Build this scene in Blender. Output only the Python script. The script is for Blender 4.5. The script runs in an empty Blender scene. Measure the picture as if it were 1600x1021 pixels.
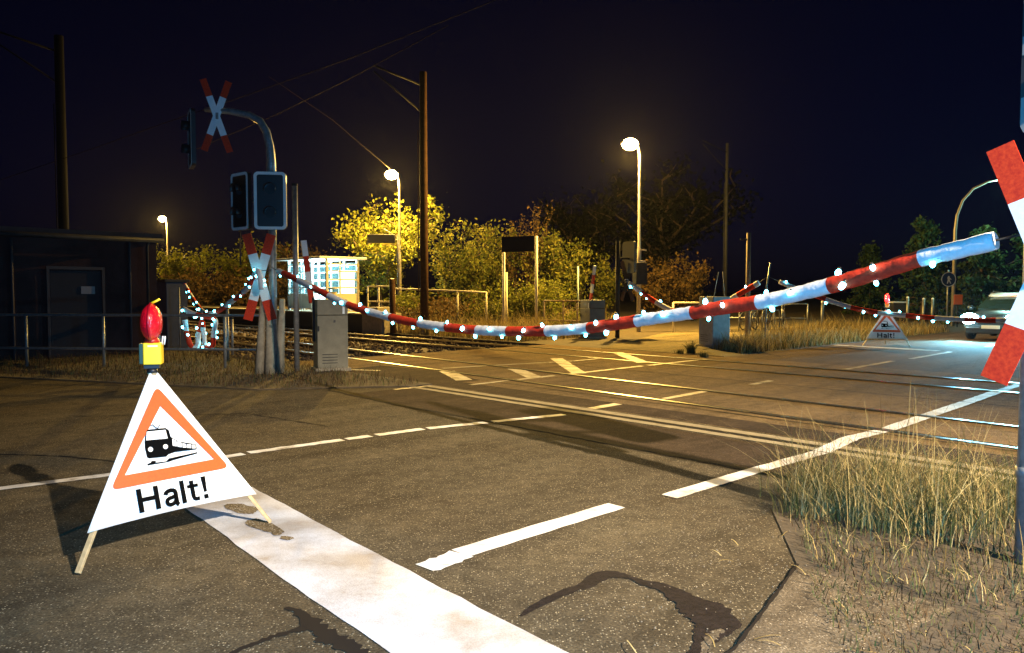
import bpy, bmesh, math, random
import numpy as np
from mathutils import Vector, Matrix
random.seed(7); RNG = np.random.default_rng(7)
R = math.radians
sc = bpy.context.scene
col = sc.collection
# ---------------------------------------------------------------- camera
CAM_H = 1.6; FPX = 1200.0; PITCH = math.atan(55.5 / FPX)
cd = bpy.data.cameras.new('camera'); cam = bpy.data.objects.new('camera', cd); col.objects.link(cam)
cam.location = (0, 0, CAM_H); cam.rotation_euler = (R(90) - PITCH, 0, 0)
cd.sensor_width = 36; cd.lens = 27.0; cd.clip_start = 0.05; cd.clip_end = 3000
sc.camera = cam
# ---------------------------------------------------------------- night sky
W = bpy.data.worlds.new('World'); sc.world = W; W.use_nodes = True
nt = W.node_tree; nt.nodes.clear()
sky = nt.nodes.new('ShaderNodeTexSky'); sky.sky_type = 'NISHITA'; sky.sun_disc = False
sky.sun_elevation = R(12); sky.sun_rotation = R(200); sky.ozone_density = 3.0
tint = nt.nodes.new('ShaderNodeMix'); tint.data_type = 'RGBA'; tint.blend_type = 'MULTIPLY'; tint.inputs[0].default_value = 1
tint.inputs[7].default_value = (0.30, 0.22, 1.0, 1)
bg = nt.nodes.new('ShaderNodeBackground'); bg.inputs[1].default_value = 0.0016
wo = nt.nodes.new('ShaderNodeOutputWorld')
nt.links.new(sky.outputs[0], tint.inputs[6]); nt.links.new(tint.outputs[2], bg.inputs[0]); nt.links.new(bg.outputs[0], wo.inputs[0])
sc.view_settings.view_transform = 'Standard'; sc.view_settings.look = 'None'
sc.view_settings.exposure = 0; sc.view_settings.gamma = 1
sc.cycles.max_bounces = 5; sc.cycles.diffuse_bounces = 2; sc.cycles.glossy_bounces = 3
sc.cycles.transparent_max_bounces = 8
# ---------------------------------------------------------------- light levels (lamps are built with their posts)
P_STREET, C_STREET = 56000, (1.0, 0.82, 0.58)      # tall road lamp behind the viewer
P_PLAT, C_PLAT = 14500, (1.0, 0.60, 0.12)           # sodium lamps on the platform
P_HEAD, C_HEAD = 2600, (0.22, 0.72, 1.0)           # headlamps of the waiting car
P_FLASH, C_FLASH = 1500, (0.04, 0.44, 1.0)          # lamp of the phone that took the picture
P_COOL, C_COOL = 1000, (0.42, 0.95, 0.85)         # cool road lamp beyond the car
P_SHEL, C_SHEL = 480, (0.62, 0.95, 1.0)
LED_E = 22.0
HAZE = 0.00005

# ================================================================ helpers
VX, VY = 0.685, -0.728
_l = math.hypot(VX, VY); VX /= _l; VY /= _l          # along the tracks
UX, UY = -VY, VX                                     # along the road, away from the viewer
def S(s, n, z=0.0): return Vector((s * VX + n * UX, s * VY + n * UY, z))
def ray(px, py):
    x = (px - 800) / FPX; y = (510.5 - py) / FPX; c, s_ = math.cos(PITCH), math.sin(PITCH)
    return Vector((x, c + y * s_, -s_ + y * c))
def G(px, py, z=0.0):
    d = ray(px, py); return d * ((z - CAM_H) / d.z) + Vector((0, 0, CAM_H))
def at(px, py, Y):
    d = ray(px, py); return d * (Y / d.y) + Vector((0, 0, CAM_H))
def xy(px, Y): return (px - 800) / FPX * Y / 1.0

# ---------------------------------------------------------------- materials
MATS = {}
def nodes_of(m):
    m.use_nodes = True; t = m.node_tree; return t, t.nodes['Principled BSDF']
def mat(name, c, rough=0.6, metal=0.0, var=0.0, vscale=6.0, c2=None, bump=0.0, bscale=80.0, spec=0.5, emit=None, estr=0.0, coat=0.0):
    if name in MATS: return MATS[name]
    m = bpy.data.materials.new(name); t, b = nodes_of(m); N = t.nodes; L = t.links
    b.inputs['Base Color'].default_value = (*c, 1); b.inputs['Roughness'].default_value = rough
    b.inputs['Metallic'].default_value = metal; b.inputs['Specular IOR Level'].default_value = spec
    b.inputs['Coat Weight'].default_value = coat
    tc = N.new('ShaderNodeTexCoord')
    if var > 0 or c2:
        n = N.new('ShaderNodeTexNoise'); n.inputs['Scale'].default_value = vscale; n.inputs['Detail'].default_value = 8; n.inputs['Roughness'].default_value = .65
        L.new(tc.outputs['Object'], n.inputs['Vector'])
        r = N.new('ShaderNodeValToRGB'); r.color_ramp.elements[0].position = .35; r.color_ramp.elements[1].position = .68
        k = 1 - var
        r.color_ramp.elements[0].color = (*(c2 if c2 else [x * k for x in c]), 1)
        r.color_ramp.elements[1].color = (*[min(1, x * (1 + var * .5)) for x in c], 1)
        L.new(n.outputs['Fac'], r.inputs['Fac']); L.new(r.outputs['Color'], b.inputs['Base Color'])
    if bump > 0:
        n2 = N.new('ShaderNodeTexNoise'); n2.inputs['Scale'].default_value = bscale; n2.inputs['Detail'].default_value = 4
        L.new(tc.outputs['Object'], n2.inputs['Vector'])
        bm = N.new('ShaderNodeBump'); bm.inputs['Strength'].default_value = bump; bm.inputs['Distance'].default_value = .02
        L.new(n2.outputs['Fac'], bm.inputs['Height']); L.new(bm.outputs['Normal'], b.inputs['Normal'])
    if emit:
        b.inputs['Emission Color'].default_value = (*emit, 1); b.inputs['Emission Strength'].default_value = estr
    MATS[name] = m; return m

def ramp(N, stops):
    r = N.new('ShaderNodeValToRGB'); e = r.color_ramp.elements
    while len(e) < len(stops): e.new(.5)
    for q, (p, c) in zip(e, stops): q.position = p; q.color = (*c, 1) if len(c) == 3 else c
    return r
def asphalt(name, dark, light, stone, patch=0.35, stones=0.22, scale=1.0):
    """bitumen with aggregate: broad stains, fine grain, pale chippings, bump"""
    m = bpy.data.materials.new(name); t, b = nodes_of(m); N = t.nodes; L = t.links
    tc = N.new('ShaderNodeTexCoord')
    def noise(s, d=6, r=.6):
        n = N.new('ShaderNodeTexNoise'); n.inputs['Scale'].default_value = s; n.inputs['Detail'].default_value = d; n.inputs['Roughness'].default_value = r
        L.new(tc.outputs['Object'], n.inputs['Vector']); return n
    big = noise(.55, 7, .62); med = noise(7, 5, .7); fine = noise(70 * scale, 4, .75)
    r1 = ramp(N, [(.30, dark), (.72, light)]); L.new(big.outputs['Fac'], r1.inputs['Fac'])
    r2 = ramp(N, [(.30, (.62,) * 3), (.70, (1.25,) * 3)]); L.new(med.outputs['Fac'], r2.inputs['Fac'])
    r3 = ramp(N, [(.28, (.25,) * 3), (.5, (.85,) * 3), (.74, (1.65, 1.62, 1.55))]); L.new(fine.outputs['Fac'], r3.inputs['Fac'])
    def mul(a, c):
        x = N.new('ShaderNodeMix'); x.data_type = 'RGBA'; x.blend_type = 'MULTIPLY'; x.inputs[0].default_value = 1; x.clamp_result = False
        L.new(a, x.inputs[6]); L.new(c, x.inputs[7]); return x.outputs[2]
    mp = N.new('ShaderNodeMapping'); mp.vector_type = 'TEXTURE'; mp.inputs['Rotation'].default_value = (0, 0, R(43.3)); mp.inputs['Scale'].default_value = (5.5, .55, 1); L.new(tc.outputs['Object'], mp.inputs['Vector'])
    stn = N.new('ShaderNodeTexNoise'); stn.inputs['Scale'].default_value = 1.0; stn.inputs['Detail'].default_value = 7; stn.inputs['Roughness'].default_value = .6; L.new(mp.outputs[0], stn.inputs['Vector'])
    r4 = ramp(N, [(.30, (.55, .54, .54)), (.5, (1, 1, 1)), (.72, (1.3, 1.28, 1.22))]); L.new(stn.outputs['Fac'], r4.inputs['Fac'])
    c = mul(mul(mul(r1.outputs[0], r2.outputs[0]), r3.outputs[0]), r4.outputs[0])
    v = N.new('ShaderNodeTexVoronoi'); v.inputs['Scale'].default_value = 82 * scale; L.new(tc.outputs['Object'], v.inputs['Vector'])
    sep = N.new('ShaderNodeSeparateColor'); L.new(v.outputs['Color'], sep.inputs[0])
    near = N.new('ShaderNodeMath'); near.operation = 'LESS_THAN'; near.inputs[1].default_value = .36; L.new(v.outputs['Distance'], near.inputs[0])
    pick = N.new('ShaderNodeMath'); pick.operation = 'LESS_THAN'; pick.inputs[1].default_value = stones; L.new(sep.outputs[0], pick.inputs[0])
    both = N.new('ShaderNodeMath'); both.operation = 'MULTIPLY'; L.new(near.outputs[0], both.inputs[0]); L.new(pick.outputs[0], both.inputs[1])
    sv = ramp(N, [(0, [x * .6 for x in stone]), (.8, stone), (1, [min(1, x * 1.45) for x in stone])]); L.new(sep.outputs[1], sv.inputs['Fac'])
    mx = N.new('ShaderNodeMix'); mx.data_type = 'RGBA'; L.new(both.outputs[0], mx.inputs[0]); L.new(c, mx.inputs[6]); L.new(sv.outputs[0], mx.inputs[7])
    L.new(mx.outputs[2], b.inputs['Base Color'])
    b.inputs['Roughness'].default_value = .95; b.inputs['Specular IOR Level'].default_value = .06
    ad = N.new('ShaderNodeMath'); ad.operation = 'ADD'; L.new(fine.outputs['Fac'], ad.inputs[0]); L.new(med.outputs['Fac'], ad.inputs[1])
    bm = N.new('ShaderNodeBump'); bm.inputs['Strength'].default_value = .55; bm.inputs['Distance'].default_value = .012
    L.new(ad.outputs[0], bm.inputs['Height']); L.new(bm.outputs['Normal'], b.inputs['Normal'])
    return m
def paint(name, c, under, wear=.42, soft=.06):
    """road paint rubbed through to the asphalt in places"""
    m = bpy.data.materials.new(name); t, b = nodes_of(m); N = t.nodes; L = t.links
    tc = N.new('ShaderNodeTexCoord')
    def noise(s, d, r):
        n = N.new('ShaderNodeTexNoise'); n.inputs['Scale'].default_value = s; n.inputs['Detail'].default_value = d; n.inputs['Roughness'].default_value = r
        L.new(tc.outputs['Object'], n.inputs['Vector']); return n
    a = noise(3.2, 9, .72); f = noise(120, 3, .7); st = noise(1.6, 6, .6)
    r = ramp(N, [(wear - soft, (0, 0, 0)), (wear + soft, (1, 1, 1))]); L.new(a.outputs['Fac'], r.inputs['Fac'])
    tone = ramp(N, [(.36, [c[0] * .60, c[1] * .53, c[2] * .45]), (.58, c)]); L.new(st.outputs['Fac'], tone.inputs['Fac'])
    gr = ramp(N, [(.3, (.72,) * 3), (.62, (1.06,) * 3)]); L.new(f.outputs['Fac'], gr.inputs['Fac'])
    x = N.new('ShaderNodeMix'); x.data_type = 'RGBA'; x.blend_type = 'MULTIPLY'; x.inputs[0].default_value = 1
    L.new(tone.outputs[0], x.inputs[6]); L.new(gr.outputs[0], x.inputs[7])
    y = N.new('ShaderNodeMix'); y.data_type = 'RGBA'; y.inputs[6].default_value = (*under, 1)
    L.new(r.outputs[0], y.inputs[0]); L.new(x.outputs[2], y.inputs[7]); L.new(y.outputs[2], b.inputs['Base Color'])
    b.inputs['Roughness'].default_value = .6
    bm = N.new('ShaderNodeBump'); bm.inputs['Strength'].default_value = .35; bm.inputs['Distance'].default_value = .008
    L.new(f.outputs['Fac'], bm.inputs['Height']); L.new(bm.outputs['Normal'], b.inputs['Normal'])
    return m
def leafmat(name, stops, trans=.25):
    """each leaf or blade takes its own tone"""
    m = bpy.data.materials.new(name); t, b = nodes_of(m); N = t.nodes; L = t.links
    g = N.new('ShaderNodeNewGeometry'); r = ramp(N, stops); L.new(g.outputs['Random Per Island'], r.inputs['Fac'])
    L.new(r.outputs[0], b.inputs['Base Color']); b.inputs['Roughness'].default_value = .7; b.inputs['Specular IOR Level'].default_value = .08
    tr = N.new('ShaderNodeBsdfTranslucent'); L.new(r.outputs[0], tr.inputs['Color'])
    mx = N.new('ShaderNodeMixShader'); mx.inputs[0].default_value = trans
    L.new(b.outputs[0], mx.inputs[1]); L.new(tr.outputs[0], mx.inputs[2]); L.new(mx.outputs[0], N['Material Output'].inputs['Surface'])
    return m

M_ROAD = asphalt('asphalt_worn', (.070, .053, .032), (.120, .098, .062), (.30, .25, .165), stones=.22)
M_ROADF = asphalt('asphalt_far', (.085, .058, .040), (.140, .100, .070), (.28, .22, .15), stones=.15)
M_ROAD2 = asphalt('asphalt_newer', (.046, .030, .020), (.074, .050, .032), (.16, .11, .07), stones=.1)
M_DECK = asphalt('crossing_slab', (.150, .100, .050), (.235, .160, .082), (.30, .23, .13), stones=.15)
M_PATH = asphalt('trodden_sand', (.15, .12, .07), (.24, .20, .12), (.32, .27, .18), stones=.2)
M_PAVE = asphalt('paving_dusty', (.11, .085, .055), (.19, .15, .10), (.28, .23, .16), stones=.25)
M_TAR = mat('tar', (.014, .010, .010), .85, var=.6, vscale=30, bump=.3, bscale=120, spec=.12)
M_SEAM = mat('seam_dirt', (.014, .011, .009), .95, spec=.1)
M_WHITE = paint('paint_white', (.80, .80, .80), (.09, .072, .055), wear=.36)
M_BAND = paint('paint_band', (.56, .585, .66), (.26, .21, .16), wear=.33, soft=.07)
M_FADED = paint('paint_faded', (.48, .42, .33), (.12, .09, .06), wear=.44)
M_SOIL = mat('dry_soil', (.085, .060, .034), .95, c2=(.035, .026, .014), vscale=4, bump=.6, bscale=30)
M_BALL = mat('ballast_stone', (.13, .088, .055), .95, c2=(.04, .027, .018), vscale=22, bump=1, bscale=22)
M_CONC = mat('concrete', (.30, .26, .19), .85, var=.3, vscale=9, bump=.25, bscale=60)
M_BEAM = mat('concrete_beam', (.30, .24, .14), .85, var=.4, vscale=5, bump=.3, bscale=60)
M_RAIL = mat('rail_steel', (.52, .50, .46), .28, metal=1.0)
M_RUST = mat('rust', (.055, .032, .02), .85, var=.3, vscale=20)
M_SLEEP = mat('sleeper', (.07, .05, .035), .9, var=.4, vscale=8)
M_BLACK = mat('black_plastic', (.012, .012, .014), .45)
M_DARK = mat('dark_metal', (.03, .03, .034), .5, spec=.06, var=.3)
M_GALV = mat('galvanised', (.30, .31, .31), .45, metal=.55, var=.35, vscale=12, bump=.08)
M_CAB = mat('cabinet_grey', (.19, .175, .125), .7, var=.22, vscale=5, bump=.12, bscale=90)
M_REFW = mat('reflective_white', (.76, .82, .85), .6, var=.08, vscale=30, spec=.15)
M_REFR = mat('reflective_red', (.66, .055, .012), .6, c2=(.44, .022, .008), vscale=45, spec=.15)
M_REFO = mat('reflective_orange', (.60, .085, .006), .45, var=.15, vscale=60)
M_CLOTH = mat('sign_cloth', (.80, .80, .79), .55, c2=(.66, .64, .60), vscale=2.5, bump=.22, bscale=7)
M_INK = mat('black_print', (.003, .003, .003), .9, spec=.05)
M_SLEEVW = mat('sleeve_white', (.74, .75, .76), .85, spec=.15, var=.12, vscale=25, bump=.25, bscale=30)
M_SLEEVR = mat('sleeve_red', (.64, .045, .018), .85, spec=.12, var=.25, vscale=25, bump=.25, bscale=30)
M_LED = mat('led_lamp', (.8, .9, .9), .3, emit=(.13, .80, 1.0), estr=LED_E)
M_YELLOW = mat('yellow_plastic', (.86, .60, .012), .4)
M_WOOD = mat('pale_wood', (.50, .36, .18), .6, var=.25, vscale=30)
M_GREENP = mat('dark_green_plastic', (.02, .05, .035), .4)
M_BROWNP = mat('mast_brown', (.07, .034, .015), .85, spec=.15, var=.4, vscale=7)
M_GLASS = mat('tinted_glass', (.02, .05, .06), .06, spec=.6)
M_CREAM = mat('cream_steel', (.66, .60, .42), .6)
M_WSTEEL = mat('white_steel', (.78, .80, .80), .5)
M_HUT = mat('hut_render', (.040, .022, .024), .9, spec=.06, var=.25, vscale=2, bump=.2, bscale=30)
M_WIRE = mat('copper_wire', (.022, .012, .014), .9, spec=.1)
M_POLE = mat('lamp_post_steel', (.36, .33, .28), .45, metal=.3, var=.2)
M_SIGNBLUE = mat('station_blue', (.006, .006, .02), .9, spec=.08)

# ---------------------------------------------------------------- mesh builder
class MB:
    def __init__(s): s.v = []; s.f = []; s.m = []; s.sm = []
    def add(s, vs, fs, mi=0, smooth=False):
        o = len(s.v); s.v += [tuple(x) for x in vs]
        for f in fs: s.f.append([i + o for i in f]); s.m.append(mi); s.sm.append(smooth)
    def obox(s, c, ax, ay, az, mi=0):
        c, ax, ay, az = map(Vector, (c, ax, ay, az))
        vs = [c + i * ax + j * ay + k * az for k in (-1, 1) for j in (-1, 1) for i in (-1, 1)]
        s.add(vs, [(0, 2, 3, 1), (4, 5, 7, 6), (0, 1, 5, 4), (2, 6, 7, 3), (0, 4, 6, 2), (1, 3, 7, 5)], mi)
    def box(s, c, size, rz=0, mi=0):
        ca, sa = math.cos(rz), math.sin(rz)
        s.obox(c, (ca * size[0] / 2, sa * size[0] / 2, 0), (-sa * size[1] / 2, ca * size[1] / 2, 0), (0, 0, size[2] / 2), mi)
    def tube(s, pts, r, seg=8, caps=True, mi=0, mf=None, flat=1.0):
        pts = [Vector(p) for p in pts]; n = len(pts); rs = r if isinstance(r, (list, tuple)) else [r] * n
        rings = []; prev = None
        for i, p in enumerate(pts):
            d = (pts[min(i + 1, n - 1)] - pts[max(i - 1, 0)]).normalized()
            up = Vector((0, 0, 1)) if abs(d.z) < .95 else Vector((0, 1, 0))
            if prev is not None and abs(prev.dot(d)) < .9: a = (prev - d * prev.dot(d)).normalized()
            else: a = d.cross(up).normalized()
            b = d.cross(a); prev = a
            rings.append([p + rs[i] * (math.cos(2 * math.pi * k / seg) * a * flat + math.sin(2 * math.pi * k / seg) * b) for k in range(seg)])
        o = len(s.v)
        for q in rings: s.v += [tuple(x) for x in q]
        for i in range(n - 1):
            for k in range(seg):
                k2 = (k + 1) % seg
                s.f.append([o + i * seg + k, o + i * seg + k2, o + (i + 1) * seg + k2, o + (i + 1) * seg + k]); s.m.append(mf(i) if mf else mi); s.sm.append(True)
        if caps:
            s.f.append([o + k for k in range(seg)][::-1]); s.m.append(mf(0) if mf else mi); s.sm.append(False)
            s.f.append([o + (n - 1) * seg + k for k in range(seg)]); s.m.append(mf(n - 2) if mf else mi); s.sm.append(False)
    def lathe(s, prof, o=(0, 0, 0), seg=16, mi=0, axis='z'):
        o = Vector(o); vs = []
        for r, z in prof:
            for k in range(seg):
                a = 2 * math.pi * k / seg; x, y = r * math.cos(a), r * math.sin(a)
                vs.append(o + (Vector((x, y, z)) if axis == 'z' else Vector((z, x, y)) if axis == 'x' else Vector((x, z, y))))
        fs = [(i * seg + k, i * seg + (k + 1) % seg, (i + 1) * seg + (k + 1) % seg, (i + 1) * seg + k) for i in range(len(prof) - 1) for k in range(seg)]
        s.add(vs, fs, mi, True)
    def prism(s, poly, o, ex, ey, ez, h, mi=0):
        o, ex, ey, ez = map(Vector, (o, ex, ey, ez)); n = len(poly)
        a = [o + ex * p[0] + ey * p[1] for p in poly]; b = [q + ez * h for q in a]
        s.add(a + b, [list(range(n))[::-1], [n + i for i in range(n)]] + [(i, (i + 1) % n, n + (i + 1) % n, n + i) for i in range(n)], mi)
    def ring(s, outer, inner, o, ex, ey, ez, h, mi=0):
        o, ex, ey, ez = map(Vector, (o, ex, ey, ez)); n = len(outer)
        P = lambda l, k: [o + ex * p[0] + ey * p[1] + ez * k for p in l]
        s.add(P(outer, 0) + P(inner, 0) + P(outer, h) + P(inner, h), [q for i in range(n) for j in [(i + 1) % n] for q in
              ((2 * n + i, 2 * n + j, 3 * n + j, 3 * n + i), (i, j, 2 * n + j, 2 * n + i), (n + j, n + i, 3 * n + i, 3 * n + j), (j, i, n + i, n + j))], mi)
    def ball(s, c, r, seg=10, mi=0, sc_=(1, 1, 1)):
        c = Vector(c); prof = [(max(1e-4, r * math.sin(math.pi * i / seg)), -r * math.cos(math.pi * i / seg)) for i in range(seg + 1)]
        n = len(s.v); s.lathe(prof, (0, 0, 0), seg + 4, mi)
        for i in range(n, len(s.v)): v = s.v[i]; s.v[i] = (c.x + v[0] * sc_[0], c.y + v[1] * sc_[1], c.z + v[2] * sc_[2])
    def build(s, name, mats, parent=None, origin=None, bevel=0.0):
        me = bpy.data.meshes.new(name); o = Vector(origin) if origin is not None else None
        vs = s.v if o is None else [(x - o.x, y - o.y, z - o.z) for x, y, z in s.v]
        me.from_pydata(vs, [], s.f)
        for m in (mats if isinstance(mats, (list, tuple)) else [mats]): me.materials.append(m)
        me.polygons.foreach_set('material_index', s.m); me.polygons.foreach_set('use_smooth', s.sm); me.update()
        ob = bpy.data.objects.new(name, me); col.objects.link(ob)
        if parent is not None: ob.parent = parent
        elif o is not None: ob.location = o
        if bevel > 0:
            b = ob.modifiers.new('bevel', 'BEVEL'); b.width = bevel; b.segments = 2; b.limit_method = 'ANGLE'
        return ob
def thing(name, label, cat, loc=(0, 0, 0), rz=0.0, group=None):
    o = bpy.data.objects.new(name, None); o.empty_display_size = .2; col.objects.link(o); o.location = loc; o.rotation_euler = (0, 0, rz)
    tag(o, label, cat, group); return o
def tag(o, label=None, cat=None, group=None, kind=None):
    for k, v in (('label', label), ('category', cat), ('group', group), ('kind', kind)):
        if v: o[k] = v
    return o
def struct(o, kind='structure'): o['kind'] = kind; return o
KIDS = {}
def copy_tree(o, label=None, loc=None, rz=None, parent=None):
    c = o.copy(); col.objects.link(c)
    if parent is not None: c.parent = parent
    for ch in list(o.children): copy_tree(ch, parent=c)
    if label: c['label'] = label
    if loc is not None: c.location = loc
    if rz is not None: c.rotation_euler = (0, 0, rz)
    return c
def lamp(name, kind, power, color, parent, loc, radius=.08, **kw):
    d = bpy.data.lights.new(name, kind); d.energy = power; d.color = color
    if kind != 'AREA': d.shadow_soft_size = radius
    for k, v in kw.items(): setattr(d, k, v)
    o = bpy.data.objects.new(name, d); col.objects.link(o); o.parent = parent; o.location = loc; return o
def sheet(name, poly, top, m, depth=.3, kind='structure'):
    b = MB(); b.prism([(p[0], p[1]) for p in poly], (0, 0, top - depth), (VX, VY, 0), (UX, UY, 0), (0, 0, 1), depth)
    return struct(b.build(name, m), kind)
def strip(name, pts, w, z, m, jit=0.0, step=.12, taper=False):
    """a painted or poured line following (s,n) points, with slightly uneven edges"""
    P = [Vector((p[0], p[1])) for p in pts]; seq = []
    for a, c in zip(P, P[1:]):
        k = max(1, int((c - a).length / step)); seq += [a.lerp(c, i / k) for i in range(k)]
    seq.append(P[-1]); n = len(seq); b = MB(); vs = []
    for i, p in enumerate(seq):
        d = (seq[min(i + 1, n - 1)] - seq[max(i - 1, 0)]).normalized(); q = Vector((-d.y, d.x))
        ww = w * (math.sin(math.pi * (i + .4) / (n - .2)) ** .5 if taper else 1)
        for sg in (-1, 1):
            e = p + q * sg * (ww / 2 + random.uniform(-jit, jit)); vs.append(S(e.x, e.y, z))
    b.add(vs, [(2 * i, 2 * i + 2, 2 * i + 3, 2 * i + 1) for i in range(n - 1)])
    o = b.build(name, m); 
    if o.data.polygons[0].normal.z < 0: o.data.flip_normals()
    return struct(o)
def poly_px(name, pts, z, m):
    b = MB(); b.add([G(*p, z) for p in pts], [list(range(len(pts)))]); o = b.build(name, m)
    if o.data.polygons[0].normal.z < 0: o.data.flip_normals()
    return struct(o)

def catmull2(P, n):
    P = [Vector(p) for p in P]; P = [P[0] * 2 - P[1]] + P + [P[-1] * 2 - P[-2]]; out = []
    for i in range(1, len(P) - 2):
        a, b_, c, d = P[i - 1:i + 3]
        for k in range(n):
            t_ = k / n; out.append(.5 * ((2 * b_) + (c - a) * t_ + (2 * a - 5 * b_ + 4 * c - d) * t_ ** 2 + (3 * b_ - a - 3 * c + d) * t_ ** 3))
    return out + [P[-2]]
# ================================================================ the setting
b = MB(); b.add([(-900, -300, -.28), (900, -300, -.28), (900, 1400, -.28), (-900, 1400, -.28)], [(0, 1, 2, 3)]); struct(b.build('ground', M_SOIL))
sheet('road', [(-1.75, -25), (-1.75, 3.0), (-2.05, 4.2), (-2.75, 5.2), (-2.6, 6.6), (-2.2, 7.3), (4, 7.3), (4, 7.96), (-10.4, 7.96), (-10.45, 7.5), (-10.9, 6.9),
      (-11.8, 5.45), (-14.2, 4.2), (-16.8, 2.8), (-45, -10), (-45, -25)], 0, M_ROAD)
sheet('road', [(-10, 16.5), (3.2, 16.5), (3.2, 120), (-10, 120)], 0, M_ROADF)
sheet('crossing_deck_road', [(-16, 7.96), (5, 7.96), (5, 16.5), (-16, 16.5)], .002, M_DECK)
sheet('verge_ground', [(-10.45, 7.5), (-10.45, 7.95), (-16, 7.95), (-16, 7.6), (-70, 7.6), (-70, -20), (-45, -10), (-16.8, 2.8), (-14.2, 4.2), (-11.8, 5.45), (-10.9, 6.9)], .02, M_SOIL)
sheet('verge_ground', [(-2.05, 4.2), (-1.6, 4.2), (6, 4.2), (6, 7.3), (-2.2, 7.3), (-2.6, 6.6), (-2.75, 5.2)], .010, M_SOIL)
sheet('verge_ground', [(-10, 16.5), (-10, 160), (-160, 160), (-160, 16.5)], .0, M_SOIL)
sheet('verge_ground', [(3.2, 16.5), (90, 16.5), (90, 140), (3.2, 140)], .0, M_SOIL)
sheet('pavement', [(-1.75, -25), (6, -25), (6, 4.2), (-2.05, 4.2), (-1.75, 3.0)], .014, M_PAVE)
sheet('verge_ground', [(-1.22, 4.2), (-1.30, 3.7), (-1.12, 3.2), (-1.2, 2.7), (-.95, 2.2), (-1.0, 1.6), (-.7, .8), (-.7, -3), (6, -3), (6, 4.2)], .017, M_SOIL, .05)
sheet('footpath', [(-10.02, 16.5), (-13.9, 16.5), (-17.2, 24), (-20, 40), (-15.5, 40), (-13.2, 24), (-11.6, 18)], .012, M_PATH)
sheet('asphalt_strip_road', [(-10.38, 6.2), (-2.45, 6.2), (-2.2, 7.38), (-10.38, 7.38)], .0025, M_ROAD2, .05)
sheet('asphalt_strip_road', [(-10.38, 7.98), (4, 7.98), (4, 8.55), (-10.38, 8.55)], .0045, M_ROAD2, .05)
sheet('asphalt_strip_road', [(-13.6, 7.97), (-10.4, 7.97), (-10.4, 9.0), (-12.4, 9.4), (-13.9, 9.2)], .0042, M_ROAD2, .05)
# ballast beside the deck
rows = []
for a, c in ((-70, -16), (5, 40)):
    sheet('ballast', [(a, 7.6), (c, 7.6), (c, 16.6), (a, 16.6)], -.10, M_BALL, .15)
bb = MB()
for _ in range(5200):
    s_, n_ = -16 - abs(random.gauss(0, 13)), random.uniform(7.7, 16.5)
    r_ = random.uniform(.03, .07); c = S(s_, n_, -.10 + random.uniform(-.01, .05))
    vs = [c + Vector((r_ * x * random.uniform(.6, 1.2), r_ * y * random.uniform(.6, 1.2), r_ * z * random.uniform(.6, 1.1))) for x, y, z in ((1, 0, 0), (-1, 0, 0), (0, 1, 0), (0, -1, 0), (0, 0, 1), (0, 0, -1))]
    bb.add(vs, [(0, 2, 4), (2, 1, 4), (1, 3, 4), (3, 0, 4), (2, 0, 5), (1, 2, 5), (3, 1, 5), (0, 3, 5)])
struct(bb.build('ballast_gravel', M_BALL), 'stuff')
# concrete edge beams, seams, markings
for n0, w in ((7.50, .14), (7.78, .16)):
    strip('kerb_beam', [(-10.4, n0), (-2.9, n0), (4, n0)], w, .008, M_BEAM, .006, .3)
strip('road_seam', [(-10.3, 7.64), (4, 7.64)], .10, .0058, M_SEAM, .01, .2)
strip('road_seam', [(-11.6, 6.75), (-11.0, 6.3), (-9.0, 6.18), (-6.6, 6.22), (-4.2, 6.2), (-2.6, 6.2)], .05, .0062, M_SEAM, .018, .1)
strip('road_seam', [(-12.0, 7.0), (-11.5, 6.55), (-10.9, 6.32)], .14, .0066, M_SEAM, .03, .08, taper=True)
strip('road_seam', [(-2.06, 4.22), (-1.90, 3.6), (-1.75, 3.0), (-1.75, -1)], .016, .0185, M_SEAM, .005, .05)
strip('road_seam', [(-9.2, 1.2), (-8.3, 1.9), (-7.7, 2.2), (-7.2, 2.3)], .025, .006, M_SEAM, .012, .08)
strip('road_seam', [(-10.9, 2.6), (-9.6, 4.3), (-8.0, 4.6)], .022, .006, M_SEAM, .012, .08)
strip('road_seam', [(-9.9, 8.98), (4, 8.72)], .03, .010, M_SEAM, .008, .3)
strip('road_seam', [(-15.9, 12.3), (4, 12.2)], .03, .010, M_SEAM, .006, .4)
Z = .0058
strip('stop_line', [(-5.98, 2.40), (-5.0, 2.33), (-3.9, 2.25), (-2.4, 2.16), (-1.76, 2.13)], .60, Z, M_BAND, .008, .16)
strip('lane_marking', [(-3.57, 2.93), (-3.58, 3.5), (-3.58, 4.44)], .165, Z, M_WHITE, .006, .12)
strip('lane_marking', [(-3.56, 2.925), (-3.53, 2.78), (-3.52, 2.62)], .17, Z + .0014, M_WHITE, .015, .035)
strip('lane_marking', [(-3.46, 4.93), (-3.44, 6.3), (-3.40, 7.4)], .15, Z + .002, M_WHITE, .005, .1)
strip('lane_marking', [(-3.40, 7.42), (-3.50, 8.35), (-3.43, 9.15), (-3.47, 10.5), (-3.5, 12.1), (-3.55, 13.9)], .17, Z + .003, M_WHITE, .008, .1)
strip('lane_marking', [(-3.55, 14.2), (-3.6, 16.4)], .14, Z, M_FADED, .008, .15)
strip('edge_line', [(-7.55, -1.5), (-7.35, .9), (-7.20, 2.1), (-7.24, 3.2)], .12, Z, M_WHITE, .006, .1)
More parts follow.
